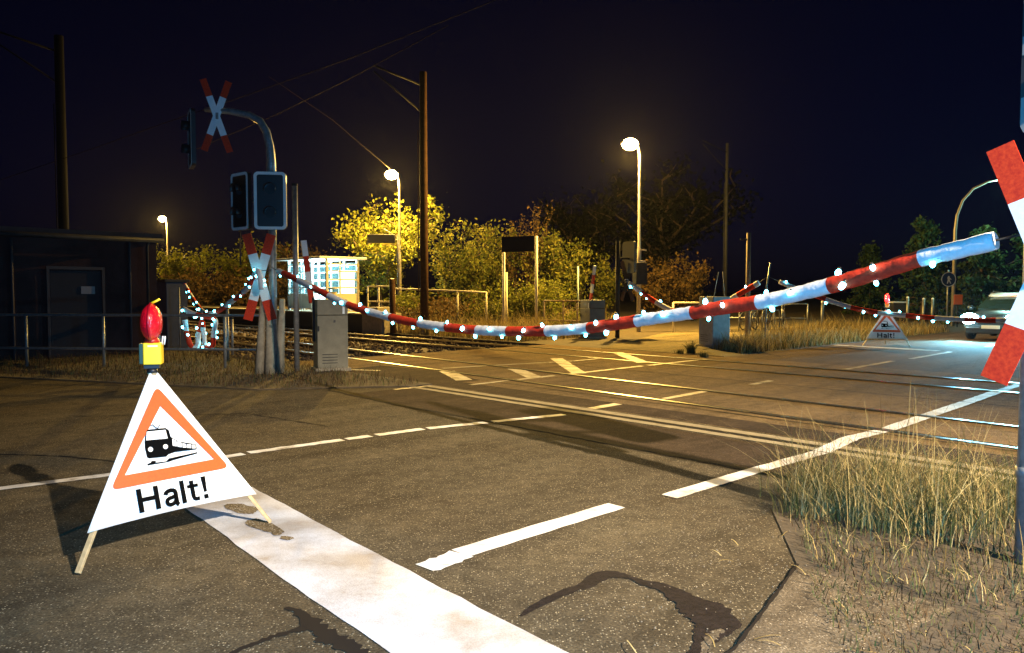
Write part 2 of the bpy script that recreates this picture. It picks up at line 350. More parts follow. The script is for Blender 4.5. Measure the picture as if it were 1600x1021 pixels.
for a, c in ((3.26, 4.28), (4.33, 4.62), (4.70, 5.30), (5.36, 6.12), (6.2, 7.25)):
    t_ = lambda n: -7.26 + .05 * (n - 3.2) + max(0, n - 5.2) * .16
    strip('edge_line', [(t_(a), a), (t_(c), c)], .13, Z, M_WHITE, .012, .06)
strip('lane_marking', [(-6.82, 7.9), (-6.84, 8.5)], .15, Z, M_FADED, .008, .1)
for a, c in ((9.4, 10.6), (11.9, 12.7), (15.6, 18.3), (19.2, 22.2), (25, 28), (31, 34)):
    strip('lane_marking', [(-6.70, a), (-6.76, c)], .13, Z, M_FADED, .008, .15)
strip('edge_line', [(-10.33, 7.1), (-10.31, 7.7)], .10, Z, M_FADED, .008, .1)
for a, c in ((8.4, 9.3), (9.4, 10.5), (10.7, 13.2), (13.4, 15.6)):
    strip('edge_line', [(-9.96, a), (-9.98, c)], .11, Z, M_FADED, .008, .12)
strip('edge_line', [(-12.5, 9.8), (-12.3, 10.8), (-11.75, 13.0), (-11.8, 14.1)], .10, Z, M_FADED, .008, .15)
strip('edge_line', [(-14.0, 8.0), (-13.0, 8.6)], .08, Z, M_FADED, .008, .15)
for p, q in (((-12.0, 9.5), (-10.55, 8.75)), ((-11.4, 10.8), (-9.95, 9.95)), ((-12.5, 13.2), (-9.9, 11.1)), ((-12.6, 15.6), (-10.4, 13.8))):
    strip('hatch_marking', [p, q], .30, Z + .002, M_FADED, .010, .12)
strip('stop_line', [(-10.0, 22.5), (-7.1, 22.3)], .4, Z, M_FADED, .010, .15)
# tar repair and the worn holes in the stop line
def ribbon_px(name, pts, z, m, jit=.3):
    """an uneven poured band through pixels (x, y, width on the road in m)"""
    P = catmull2([(*G(x, y)[:2], w) for x, y, w in pts], 7); b = MB(); vs = []; n = len(P)
    for i, p in enumerate(P):
        d = Vector(P[min(i + 1, n - 1)][:2]) - Vector(P[max(i - 1, 0)][:2]); d.normalize(); q = Vector((-d.y, d.x))
        for sg in (-1, 1):
            e = Vector(p[:2]) + q * sg * p[2] / 2 * (1 + random.uniform(-jit, jit)); vs.append((e.x, e.y, z))
    b.add(vs, [(2 * i, 2 * i + 2, 2 * i + 3, 2 * i + 1) for i in range(n - 1)]); o = b.build(name, m)
    if o.data.polygons[0].normal.z < 0: o.data.flip_normals()
    return struct(o)
ribbon_px('tar_patch', [(814, 964, .02), (832, 952, .05), (858, 938, .06), (888, 925, .07), (918, 915, .08), (936, 902, .11), (955, 899, .11), (985, 903, .05)], .0050, M_TAR, .16)
ribbon_px('tar_patch', [(985, 903, .03), (1003, 911, .07), (1040, 921, .11), (1070, 938, .16), (1100, 955, .24), (1118, 975, .22), (1108, 993, .14), (1096, 1010, .07), (1090, 1028, .10)], .0056, M_TAR, .18)
ribbon_px('tar_patch', [(1128, 985, .03), (1115, 995, .05), (1103, 1008, .04), (1100, 1024, .03)], .0062, M_PAVE, .5)
ribbon_px('tar_patch', [(345, 1030, .03), (385, 1012, .035), (425, 997, .04), (470, 984, .05), (500, 985, .06)], .004, M_SEAM, .6)
ribbon_px('tar_patch', [(448, 950, .03), (472, 962, .06), (498, 985, .09), (525, 1002, .10), (560, 1022, .09), (590, 1040, .05)], .0045, M_SEAM, .6)
def blob_px(name, cx, cy, rx, ry, z, m, seed, tilt=.1):
    rr = random.Random(seed); c = G(cx, cy); vs = [c + Vector((0, 0, z))]; n = 40
    ph = [rr.uniform(0, 6.28) for _ in range(5)]
    for k in range(n):
        a = 6.2832 * k / n; q = 1 + sum(.10 / (i + 1) ** .6 * math.sin((i + 2) * a + ph[i]) for i in range(5)) + rr.uniform(-.05, .05)
        p = G(cx + rx * q * math.cos(a), cy + ry * q * math.sin(a) + tilt * rx * q * math.cos(a)); vs.append(p + Vector((0, 0, z)))
    b = MB(); b.add(vs, [(0, 1 + k, 1 + (k + 1) % n) for k in range(n)]); o = b.build(name, m)
    if o.data.polygons[0].normal.z < 0: o.data.flip_normals()
    return struct(o)
M_WORN = asphalt('worn_patch', (.13, .095, .055), (.22, .17, .10), (.5, .44, .34), stones=.35)
blob_px('worn_asphalt', 378, 797, 24, 8, .0095, M_WORN, 3, .12)
blob_px('worn_asphalt', 412, 824, 26, 9, .0095, M_WORN, 4, .25)
for k, (x, y, a, c) in enumerate(((448, 843, 11, 3), (432, 836, 8, 3))): blob_px('worn_asphalt', x, y, a, c, .0095, M_WORN, 10 + k, .1)
b = MB()
for _ in range(260):
    p = G(random.uniform(900, 1330), random.triangular(770, 1015, 830), .0); r_ = random.uniform(.002, .0055)
    b.ball((p.x, p.y, r_ * .5 + .01), r_, 4, 0, (1, random.uniform(.6, 1.2), .7))
struct(b.build('loose_grit', mat('grit', (.17, .14, .10), .9, spec=.05)), 'stuff')

# ================================================================ railway tracks
def track(nfun, label):
    t = thing('railway_track', label, 'railway track', S(-10, nfun(-10), 0))
    for off in (0, 1.435):
        b = MB(); g = MB()
        ss = [-70, -50, -35, -25, -20, -16, -12, -8, -4, 0, 5, 12, 40]
        for k, (dw, z0, z1) in enumerate(((.036, -.03, .014), (.012, -.11, -.03), (.07, -.14, -.11))):
            for a, c in zip(ss, ss[1:]):
                pa, pc = S(a, nfun(a) + off), S(c, nfun(c) + off); d = (pc - pa); ln = d.length; d.normalize(); q = Vector((-d.y, d.x, 0))
                b.obox((pa + pc) / 2 + Vector((0, 0, (z0 + z1) / 2)), d * ln / 2, q * dw, Vector((0, 0, (z1 - z0) / 2)), 0 if k == 0 else 1)
        r_ = b.build('rail', [M_RAIL, M_RUST], t, t.location)
        sg = 1 if off == 0 else -1
        for a, c in zip(ss, ss[1:]):
            if a < -16 or c > 5: continue
            for o2, w2 in ((sg * .072, .034), (-sg * .05, .013)):
                pa, pc = S(a, nfun(a) + off + o2), S(c, nfun(c) + off + o2); d = (pc - pa).normalized(); q = Vector((-d.y, d.x, 0)) * w2; zz = Vector((0, 0, .0098))
                g.add([pa - q + zz, pc - q + zz, pc + q + zz, pa + q + zz], [(0, 1, 2, 3)])
        g.build('flange_groove', M_SEAM, r_, t.location)
    first = None
    for i in range(60):
        s_ = -16.4 - .65 * i
        if first is None:
            b = MB(); b.obox((0, 0, 0), Vector((VX, VY, 0)) * .12, Vector((UX, UY, 0)) * 1.25, (0, 0, .08)); first = b.build('sleeper', M_SLEEP, t, bevel=.015); o = first
        else: o = first.copy(); col.objects.link(o)
        o.location = S(s_, nfun(s_) + .72, -.19) - t.location
track(lambda s: 9.02 - .047 * (s + 2.2), 'nearer railway track, set flush in the crossing and on ballast to the left')
track(lambda s: 13.97, 'farther railway track, running past the platform edge')

# ================================================================ warning signs that fold out as a pyramid
def lettering(parent, o, ex, ey, ez):
    """the word Halt! in plain upright strokes, cap height .144"""
    b = MB(); o = Vector(o)
    R4 = lambda x0, y0, x1, y1: b.prism([(x0, y0), (x1, y0), (x1, y1), (x0, y1)], o, ex, ey, ez, .002)
    def stroke(pts, w, close=False):
        P = [Vector(p) for p in pts]; n = len(P); L_, R_ = [], []
        for i, p in enumerate(P):
            d = (P[(i + 1) % n if close else min(i + 1, n - 1)] - P[(i - 1) % n if close else max(i - 1, 0)]).normalized(); q = Vector((-d.y, d.x)) * w / 2
            L_.append(p + q); R_.append(p - q)
        for i in range(n if close else n - 1): j = (i + 1) % n; b.prism([L_[i], R_[i], R_[j], L_[j]], o, ex, ey, ez, .002)
    R4(0, 0, .029, .144); R4(.103, 0, .132, .144); R4(.029, .062, .103, .088)
    sm = lambda pts: [(p.x, p.y) for p in catmull2([(x, y, 0) for x, y in pts], 4)]
    stroke(sm([(.172, .074), (.178, .088), (.196, .096), (.212, .097), (.228, .092), (.236, .078), (.236, .05), (.236, .022), (.240, .006), (.246, -.001)]), .026)
    stroke(sm([(.234, .058), (.214, .053), (.194, .050), (.179, .042), (.175, .028), (.181, .015), (.197, .010), (.214, .014), (.228, .026), (.235, .040)]), .024)
    R4(.270, 0, .298, .144)
    R4(.334, .03, .361, .132); R4(.316, .086, .388, .107); stroke(sm([(.3475, .032), (.352, .017), (.364, .0115), (.386, .012)]), .024)
    b.prism([(.421, .044), (.440, .044), (.446, .144), (.415, .144)], o, ex, ey, ez, .002); R4(.416, 0, .445, .028)
    return b.build('lettering', M_INK, parent)
def round_tri(top, left, right, r=.035, k=5):
    out = []; P = [Vector(top), Vector(left), Vector(right)]
    for i in range(3):
        p, a, c = P[i], P[i - 1], P[(i + 1) % 3]; d1 = (a - p).normalized(); d2 = (c - p).normalized()
        for j in range(k + 1):
            t = j / k; q = (p + d1 * r) * (1 - t) ** 2 + p * 2 * t * (1 - t) + (p + d2 * r) * t ** 2; out.append((q.x, q.y))
    return out
def folding_sign(label, loc, rz):
    t = thing('folding_warning_sign', label, 'warning sign', loc, rz, 'folding warning signs')
    apex = Vector((0, 0, 1.083)); feet = [Vector((-.65, -.375, 0)), Vector((.65, -.375, 0)), Vector((0, .75, 0))]
    for f in feet:
        b = MB(); top = f.lerp(apex, .985); d = (top - f).normalized(); a = d.cross(Vector((0, 0, 1))).normalized(); c = d.cross(a)
        b.obox((f + top) / 2 - f.normalized() * .034, a * .015, c * .011, d * (top - f).length / 2); b.build('leg', M_WOOD, t, bevel=.003)
    b = MB(); b.lathe([(.001, 1.06), (.035, 1.06), (.03, 1.085), (.001, 1.09)], seg=10); b.build('top_cap', M_BLACK, t)
    for i in range(3):
        L_, R_ = feet[i], feet[(i + 1) % 3]; m = (L_ + R_) / 2; ex = (R_ - L_).normalized(); ey = (apex - m).normalized(); ez = ex.cross(ey); hgt = (apex - m).length
        b = MB(); NX, NY = 14, 14; vs = []
        for j in range(NY + 1):
            y = .212 + (hgt - .004 - .212) * j / NY; hw = .655 * (1 - y / hgt) + .012
            for k in range(NX + 1):
                u_ = k / NX * 2 - 1; yy = y + (.016 * (1 - u_ * u_) if j == 0 else 0)
                vs.append(m + ex * (u_ * hw) + ey * yy + ez * (.006 - .004 * math.sin(j * .7 + k * .4) * (1 - u_ * u_)))
        b.add(vs, [(j * (NX + 1) + k, j * (NX + 1) + k + 1, (j + 1) * (NX + 1) + k + 1, (j + 1) * (NX + 1) + k) for j in range(NY) for k in range(NX)], 0, True)
        cl = b.build('cloth_panel', M_CLOTH, t)
        so = cl.modifiers.new('solid', 'SOLIDIFY'); so.thickness = .003; so.offset = -1
        b = MB(); b.ring(round_tri((0, 1.03), (-.385, .425), (.385, .425), .05), round_tri((0, .895), (-.29, .498), (.29, .498), .006), m + ez * .011, ex, ey, ez, .002)
        b.build('border_triangle', M_REFO, cl)
        b = MB(); q = m + ez * .0115
        body = [(-.137, .68), (-.118, .747), (-.104, .755), (.008, .75), (.026, .731), (.03, .688), (.075, .651), (.188, .614), (.184, .582), (.042, .588), (-.002, .581), (-.02, .568), (-.128, .575), (-.139, .584), (-.142, .641)]
        b.prism(body, q, ex, ey, ez, .002)
        b.prism([(-.144, .543), (-.122, .548), (-.116, .557), (-.091, .553), (-.093, .542), (-.026, .538), (-.007, .554), (.186, .563), (.184, .555), (.033, .54), (-.011, .533), (-.145, .533)], q, ex, ey, ez, .002)
        def ln(a, c, w=.004):
            a, c = Vector(a), Vector(c); d = (c - a).normalized(); s_ = Vector((-d.y, d.x)) * w / 2; b.prism([a + s_, a - s_, c - s_, c + s_], q, ex, ey, ez, .002)
        ln((-.044, .752), (-.07, .782)); ln((-.044, .752), (-.021, .78)); ln((-.07, .782), (-.086, .778))
        W_ = lambda p: b.prism(p, q + ez * .0022, ex, ey, ez, .0015, 1)
        W_([(-.128, .689), (-.115, .743), (.004, .738), (.009, .681)])
        for qd in ([(.037, .676), (.06, .656), (.057, .621), (.031, .631)], [(.065, .653), (.092, .639), (.087, .61), (.061, .619)], [(.097, .636), (.12, .627), (.118, .603), (.093, .608)], [(.126, .625), (.152, .619), (.148, .595), (.124, .601)], [(.157, .617), (.18, .612), (.177, .588), (.154, .592)]): W_(qd)
        for cx, cy in ((-.111, .629), (-.015, .631)): W_([(cx + .0155 * math.cos(a), cy + .0155 * math.sin(a)) for a in [k * math.pi / 8 for k in range(16)]])
        b.build('train_pictogram', [M_INK, M_CLOTH], cl)
        lettering(cl, m + ex * -.241 + ey * .257 + ez * .0125, ex, ey, ez)
    return t
folding_sign('large folding white and orange Halt sign standing astride the white stop line', (-2.331, 4.961, .012), R(50.9))
folding_sign('small distant folding Halt sign standing in front of the headlit car', (10.93, 22.4, .006), R(-24))
def warning_lamp(label, loc, rz, estr, glow):
    t = thing('warning_lamp', label, 'warning lamp', loc, rz, 'warning lamps on the folding signs')
    b = MB(); b.box((0, 0, .012), (.09, .07, .025)); b.build('bracket', M_BLACK, t)
    b = MB(); b.box((.008, 0, .095), (.108, .10, .14)); hs = b.build('battery_box', M_YELLOW, t, bevel=.006)
    b = MB(); b.box((-.0585, 0, .095), (.024, .094, .132)); b.build('side_cover', M_GREENP, hs, bevel=.004)
    b = MB(); b.box((.012, -.0515, .145), (.06, .003, .010)); b.build('label_strip', mat('label_pale', (.8, .72, .5), .5), hs)
    ml = mat('red_lens_' + glow, (.62, .004, .018), .12, emit=(1, .008, .010), estr=estr, spec=.8, coat=.6, bump=.5, bscale=55)
    b = MB(); C = (0, 0, .295)
    prof = [(.001, -.064), (.03, -.063), (.062, -.057), (.092, -.043), (.115, -.020), (.124, -.006), (.124, .006), (.115, .020), (.092, .043), (.062, .057), (.03, .063), (.001, .064)]
    b.lathe(prof, C, 28, axis='x'); le = b.build('lens', ml, t)
    b = MB(); b.lathe([(.118, -.009), (.130, -.006), (.130, .006), (.118, .009)], C, 28, axis='x'); b.build('lens_rim', mat('red_rim', (.35, .004, .012), .3), le)
    b = MB(); b.lathe([(.001, .163), (.05, .163), (.045, .185), (.03, .20)], seg=14); b.build('lens_socket', mat('red_socket', (.45, .02, .01), .4), le)
    b = MB(); b.tube([(0, 0, .418), (.03, 0, .432), (.052, 0, .446)], .0085, 6); b.build('key', M_YELLOW, t)
    b = MB()
    for x in (.060, .074): b.tube([(x, 0, .15), (x + .006, 0, .205)], .005, 6)
    b.build('contact_pin', M_REFW, t)
    return t
warning_lamp('faintly glowing red warning lamp with yellow battery box on top of the large Halt sign', (-2.331, 4.961, 1.102), R(16), .10, 'dim')  # small self-glow put into the lens, no bulb lit inside
wl = warning_lamp('glowing red warning lamp on top of the small distant Halt sign', (10.93, 22.4, 1.096), R(-24), 22, 'lit')
lamp('lamp_bulb', 'POINT', 3, (1, .03, .08), wl, (0, -.25, .3), .05)

# ================================================================ crossing signals
def rrect(w, h, r, k=4):
    out = []
    for cx, cy, a0 in ((w / 2 - r, h / 2 - r, 0), (-w / 2 + r, h / 2 - r, 90), (-w / 2 + r, -h / 2 + r, 180), (w / 2 - r, -h / 2 + r, 270)):
        for i in range(k + 1): a = R(a0 + 90 * i / k); out.append((cx + r * math.cos(a), cy + r * math.sin(a)))
    return out
def signal_head(parent, c, rz, w=.59, h=1.08, patchy=False):
    """black board with pale border, two hooded dark lamps; faces local -Y turned by rz"""
    ex = Vector((math.cos(rz), math.sin(rz), 0)); ez = Vector((math.sin(rz), -math.cos(rz), 0)); ey = Vector((0, 0, 1)); c = Vector(c)
    b = MB(); b.prism(rrect(w, h, .08), c - ez * .05, ex, ey, ez, .08); sh = b.build('signal_head', M_BLACK, parent)
    b = MB()
    if patchy:
        q = c + ez * .031; x0, y0 = -w / 2, -h / 2
        for pl in ([(x0 + .004, y0 + .06), (x0 + .055, y0 + .06), (x0 + .055, y0 + .23), (x0 + .004, y0 + .22)], [(x0 + .004, y0 + .46), (x0 + .055, y0 + .46), (x0 + .055, y0 + .57), (x0 + .004, y0 + .565)],
                   [(x0 + .004, y0 + .0595), (x0 + .02, y0 + .025), (x0 + .06, y0 + .004), (-x0 - .06, y0 + .004), (-x0 - .06, y0 + .055), (x0 + .075, y0 + .055), (x0 + .055, y0 + .0595)]): b.prism(pl, q, ex, ey, ez, .003)
        b.build('pale_border', mat('border_dimmed', (.13, .15, .15), .6), sh)  # border copy dimmed in colour against the strong road lamp, left in pieces
    else:
        b.ring(rrect(w, h, .08), rrect(w - .11, h - .11, .04), c + ez * .031, ex, ey, ez, .003); b.build('pale_border', mat('border_grey', (.85, .84, .80), .6), sh)
    for dz in (.22, -.22):
        b = MB(); q = c + ey * dz + ez * .031; n = 12
        b.prism([(.10 * math.cos(k * math.pi / 8), .10 * math.sin(k * math.pi / 8)) for k in range(16)], q, ex, ey, ez, .012); b.build('lens', M_GLASS, sh)
        b = MB(); pr = [q + ex * .115 * math.cos(a) + ey * .115 * math.sin(a) for a in [R(-20 + 220 * k / n) for k in range(n + 1)]]
        b.add(pr + [p + ez * .14 for p in pr], [(k, k + 1, n + 2 + k, n + 1 + k) for k in range(n)], 0, True); hd = b.build('hood', M_BLACK, sh)
        hd.modifiers.new('solid', 'SOLIDIFY').thickness = .006
    return sh
def cross_sign(parent, c, rz, half, w, tilt, mats=None):
    """St Andrew's cross: white arms ending in red, facing local -Y turned by rz"""
    ex = Vector((math.cos(rz), math.sin(rz), 0)); ez = Vector((math.sin(rz), -math.cos(rz), 0)); ey = Vector((0, 0, 1)); c = Vector(c)
    bw = MB(); first = True; tips = []
    for sg, lift in ((1, 0), (-1, .009)):
        d = ey * math.cos(tilt) + ex * (math.sin(tilt) * sg); p = d.cross(ez); k = half * .54; o = c + ez * lift
        bw.prism([(-w / 2, -k), (w / 2, -k), (w / 2, k), (-w / 2, k)], o, p, d, ez, .008)
        for e in (1, -1):
            sl = .05 * sg * e
            tips.append((o, p, d, e, k))
    cw = bw.build('cross_board', mats[0] if mats else M_REFW, parent)
    for o, p, d, e, k in tips:
        b = MB(); b.prism([(-w / 2, e * k), (w / 2, e * k), (w / 2, e * half), (-w / 2, e * half)] if e > 0 else [(-w / 2, -half), (w / 2, -half), (w / 2, -k), (-w / 2, -k)], o, p, d, ez, .008)
        b.build('red_tip', mats[1] if mats else M_REFR, cw)
    b = MB(); b.box(c - ez * .03, (.10, .10, .12)); b.build('clamp', M_GALV, cw)
    return cw
# left post
t = thing('crossing_signal', 'tall crossing signal with curved arm, red and white crosses and cabinet beside it', 'crossing signal', (-4.58, 14.73, 0))
b = MB(); b.tube([(0, 0, 0), (0, 0, 1.6), (0, 0, 3.75)], .075, 14); b.build('pole', M_GALV, t)
b = MB(); b.tube([(0, 0, 3.75), (0, 0, 4.05), (-.02, 0, 4.35), (-.08, 0, 4.62), (-.20, 0, 4.82), (-.40, 0, 4.93), (-.75, 0, 5.0), (-1.25, .05, 5.05)], [.09, .09, .08, .075, .07, .065, .06, .05], 12); b.build('curved_arm', M_GALV, t)
b = MB()
for x0, x1, yy in ((-.27, -.15, -.10), (.06, .20, .06), (-.06, -.02, -.14)): b.tube([(x0 + .02, yy, 0), (x1 - .03, yy * .4, 1.45)], [.10, .055], 6)
b.build('base_stay', M_CONC, t)
cross_sign(t, (-.20, -.16, 1.86), R(12), .84, .17, R(15.5))
signal_head(t, (.02, -.14, 3.30), R(8))
signal_head(t, (-.58, -.02, 3.30), R(-40))
cross_sign(t, (-1.0, -.06, 4.90), R(24), .70, .120, R(19))
signal_head(t, (-1.55, .1, 4.50), R(-62))
b = MB(); b.tube([(-.58, .03, 3.3), (0, 0, 3.35)], .03, 8); b.tube([(-.62, .02, 2.76), (-.62, .02, 2.1)], .016, 6); b.build('bracket', M_DARK, t)
# right post
t = thing('crossing_signal', 'crossing signal post with a bright cross standing in the tall dry grass', 'crossing signal', (3.0, 4.42, .02))
b = MB(); b.tube([(0, 0, 0), (0, 0, 1.8), (0, 0, 3.7)], .057, 16); b.build('pole', M_GALV, t)
b = MB(); b.tube([(0, 0, .50), (0, 0, .56)], .064, 12); b.build('pole_collar', M_GALV, t)
cross_sign(t, (-.0, -.12, 1.735), R(-46.7), .725, .146, R(20.5))
signal_head(t, (.135, -.17, 3.02), R(-46.7), .60, 1.12, True)
signal_head(t, (.66, .10, 2.95), R(33), .46, .95)  # unseen head added out of view, turned to cast a broad shadow
b = MB(); b.tube([(0, 0, 3.1), (.6, .06, 3.1)], .03, 8); b.tube([(0, 0, 2.75), (.6, .06, 2.75)], .03, 8); b.build('bracket', M_DARK, t)
b = MB(); b.tube([(0, 0, 3.12), (.3, -.33, 3.16), (1.75, -2.0, 3.16)], [.055, .085, .07], 10); b.build('shadow_arm', M_GALV, t)  # unseen arm reaching out of view, added to cast a shadow band
# far post, seen from behind
t = thing('crossing_signal', 'dark crossing signal seen from behind, left of the yellow footpath', 'crossing signal', (3.6, 26.2, 0))
b = MB(); b.tube([(0, 0, 0), (0, 0, 3.3)], .075, 12); b.build('pole', M_DARK, t)
cross_sign(t, (.35, .2, 1.95), R(133), .72, .15, R(20), (M_DARK, mat('red_back', (.04, .012, .01), .6)))
signal_head(t, (.42, .2, 2.75), R(125))
b = MB(); b.tube([(0, 0, 1.95), (.35, .15, 1.95)], .03, 8); b.tube([(0, 0, 2.7), (.4, .15, 2.7)], .03, 8); b.build('bracket', M_DARK, t)
b = MB(); b.box((.80, .3, 2.2), (.42, .3, .75), R(20)); b.build('relay_box', M_DARK, t, bevel=.02)
b = MB(); b.tube([(.72, -.1, 3.0), (.95, -.1, 2.98)], .025, 6); b.tube([(.72, -.1, 2.62), (.92, -.1, 2.6)], .025, 6); b.build('hood_rims', mat('rim_pale', (.75, .6, .4), .4), t)  # pale bars standing for the rims of the signal hoods

# ================================================================ barrier drive cabinets
def cabinet(label, loc, rz, w, d, h, stub, m, faces=None):
    t = thing('barrier_cabinet', label, 'barrier cabinet', loc, rz, 'barrier drive cabinets')
    b = MB(); b.box((0, 0, h * .39), (w, d, h * .78)); b.build('lower_housing', m, t, bevel=.012)
    b = MB(); b.box((0, 0, h * .89 + .004), (w, d, h * .22 - .008)); b.build('lid', m, t, bevel=.015)
    b = MB(); b.box((w * .06, -d / 2 - .006, h * .70), (.035, .012, .05)); b.build('lock', M_BLACK, t)
    b = MB(); b.box((w * .36, -d / 2 - .004, h * .86), (.045, .006, .17)); b.build('reflector_tag', M_REFW, t)
    b = MB()
    for q in (.12, .16, .20, .24): b.box((-w * .1, -d / 2 - .003, h * q), (w * .5, .006, .012))
    b.build('vent_slats', M_DARK, t)
    b = MB(); b.box((-w / 2 + .02, -d / 2 - .008, h * .60), (.03, .016, .10)); b.build('hinge', M_DARK, t)
    b = MB(); b.box((0, 0, .03), (w + .10, d + .10, .08)); b.build('plinth', M_CONC, t, bevel=.01)
    b = MB(); b.box((-w / 2 - .02, .06, h * .72), (.04, .10, h * .62)); b.build('drive_arm', M_DARK, t, bevel=.008)
    if stub:
        x0, y0, x1, z1 = stub; b = MB(); A = Vector((x0, y0, h * .95)); B = Vector((x1, y0, z1)); n = 4
        for k in range(n):
            p, q = A.lerp(B, k / n), A.lerp(B, (k + 1) / n); dd = (q - p).normalized(); a = Vector((0, 1, 0)); c = dd.cross(a)
            b.obox((p + q) / 2, a * .03, c * .055, dd * (q - p).length / 2, k % 2)
        b.build('arm_stub', [M_REFR, M_REFW], t)
    return t
cabinet('grey barrier cabinet beside the tall crossing signal on the left verge', (-3.66, 15.45, 0), R(24), .60, .52, 1.43, (-.30, .35, -.45, 2.62), M_CAB)
t = cabinet('dark barrier cabinet with a faded upright arm stub left of the footpath', (2.72, 25.9, 0), R(-64), .62, .60, 1.30, (-.15, 0, .12, 2.45), mat('cabinet_dark', (.10, .11, .12), .6, var=.2))
t = cabinet('barrier cabinet with two thin wire rods at the right edge of the footpath', (5.80, 22.0, 0), R(-64), .60, .62, 1.44, None, mat('cabinet_blue', (.30, .33, .34), .6, var=.2))
b = MB(); b.tube([(-.15, .1, 1.44), (-.05, .18, 2.15)], .010, 5); b.tube([(.18, .2, 1.44), (.10, .2, 2.15)], .010, 5); b.build('wire_rod', M_GALV, t)
t = thing('steel_post', 'thin dark steel post between tall crossing signal and grey cabinet', 'post', (-4.27, 15.2, 0))
b = MB(); b.tube([(0, 0, 0), (0, 0, 3.7)], .055, 10); b.build('post', M_GALV, t); b = MB(); b.lathe([(.001, 3.72), (.06, 3.71), (.06, 3.66)], seg=10); b.build('cap', M_DARK, t)

# ================================================================ sagging barrier tubes with lamps
bulb_me = None
def catmull(pts, n):
    P = [Vector(p) for p in pts]; P = [P[0] * 2 - P[1]] + P + [P[-1] * 2 - P[-2]]; out = []
    for i in range(1, len(P) - 2):
        a, b_, c, d = P[i - 1:i + 3]
        for k in range(n):
            t_ = k / n; out.append(.5 * ((2 * b_) + (c - a) * t_ + (2 * a - 5 * b_ + 4 * c - d) * t_ ** 2 + (3 * b_ - a - 3 * c + d) * t_ ** 3))
    out.append(P[-2]); return out
def resample(path, step):
    L = [0]
    for a, c in zip(path, path[1:]): L.append(L[-1] + (c - a).length)
    n = max(2, int(L[-1] / step)); out = []; j = 0
    for i in range(n + 1):
        d = L[-1] * i / n
        while j < len(L) - 2 and L[j + 1] < d: j += 1
        out.append(path[j].lerp(path[j + 1], (d - L[j]) / max(1e-9, L[j + 1] - L[j])))
    return out, L[-1] / n
def bulb():
    b = MB(); b.ball((0, 0, 0), .030, 8, 0, (1, 1, 1.35)); b.lathe([(.016, .036), (.016, .062), (.001, .064)], seg=8, mi=1)
    me = bpy.data.objects.remove
    ob = b.build('lamp', [M_LED, M_BLACK]); m = ob.data; bpy.data.objects.remove(ob); return m
BULB = bulb()
def hose(label, ctrl, r=.057, bands=None, band_len=.62, phase=0, lamp_step=.30, lscale=1.0, flat_end=False, lamps=None, ropes=()):
    path, st = resample(catmull(ctrl, 14), .04); n = len(path)
    t = thing('lamp_barrier', label, 'lamp barrier', path[0], 0, 'sagging red and white lamp barriers')
    o = path[0]
    def mi(i):
        if bands: f = i / (n - 1); return (sum(1 for q in bands if q < f) + 1) % 2
        return (int((i * st + phase) / band_len)) % 2
    rs = [r * (1 + .03 * math.sin(i * .23) + random.uniform(-.012, .012) - (.07 if i % 4 == 0 else 0)) for i in range(n)]
    b = MB(); b.tube(path, rs, 14, True, 0, mi, flat=.92); b.build('sleeve', [M_SLEEVW, M_SLEEVR], t, o)
    if lamps is None:
        lamps = []; d = lamp_step * .5; k = 0; L_ = st * (n - 1)
        while d < L_ - .08:
            lamps.append((d / L_, random.choice((200, 250, 270, 290, 340, 60, 100)) + random.uniform(-18, 18))); d += lamp_step * random.uniform(.7, 1.3); k += 1
    for f, ang in lamps:
        i = min(n - 2, int(f * (n - 1))); p = path[i]; d = (path[i + 1] - path[max(0, i - 1)]).normalized()
        side = Vector((0, 0, 1)).cross(d)
        side = side.normalized() if side.length > .2 else Vector((1, 0, 0))
        up = d.cross(side)
        if side.dot(Vector((0, 0, CAM_H)) - p) < 0: side = -side
        q = (side * math.cos(R(ang)) + up * math.sin(R(ang)))
        l_ = bpy.data.objects.new('lamp', BULB); col.objects.link(l_); l_.parent = t; l_.scale = (lscale * random.uniform(.7, 1.08),) * 3
        l_.location = p + q * (rs[i] + .018 * lscale) - o; l_.rotation_euler = (random.uniform(-.5, .5), random.uniform(-.5, .5), 0)
    for a, c in ropes:
        b = MB(); b.tube([a, c], .008, 5); b.build('rope', M_BLACK, t, o)
    return t
# main one across our road
a0, b0 = Vector((-4.6, 14.6, 0)), Vector((2.85, 4.55, 0))
main = [(.0385, 1.966), (.1261, 1.766), (.2036, 1.569), (.2819, 1.385), (.3592, 1.271), (.4341, 1.191), (.5115, 1.151), (.5781, 1.146), (.6447, 1.174), (.702, 1.223), (.7449, 1.292), (.7831, 1.359), (.8175, 1.419), (.8484, 1.479), (.8765, 1.528), (.902, 1.595), (.9253, 1.666), (.9467, 1.739), (.9663, 1.807), (.9846, 1.854), (1.0003, 1.898)]
ctrl = [a0.lerp(b0, f) + Vector((0, 0, z)) for f, z in main]
cut = [.09, .14, .2233, .2796, .3378, .3919, .4533, .5068, .5624, .6108, .6644, .7124, .7633, .8159, .8648, .9147, .9629]
cut = [.0, .06, .12, .17] + cut[2:]
fr = [(c - .0385) / (1.0003 - .0385) for c in cut]
Fm = lambda q: (q - .0385) / (1.0003 - .0385)
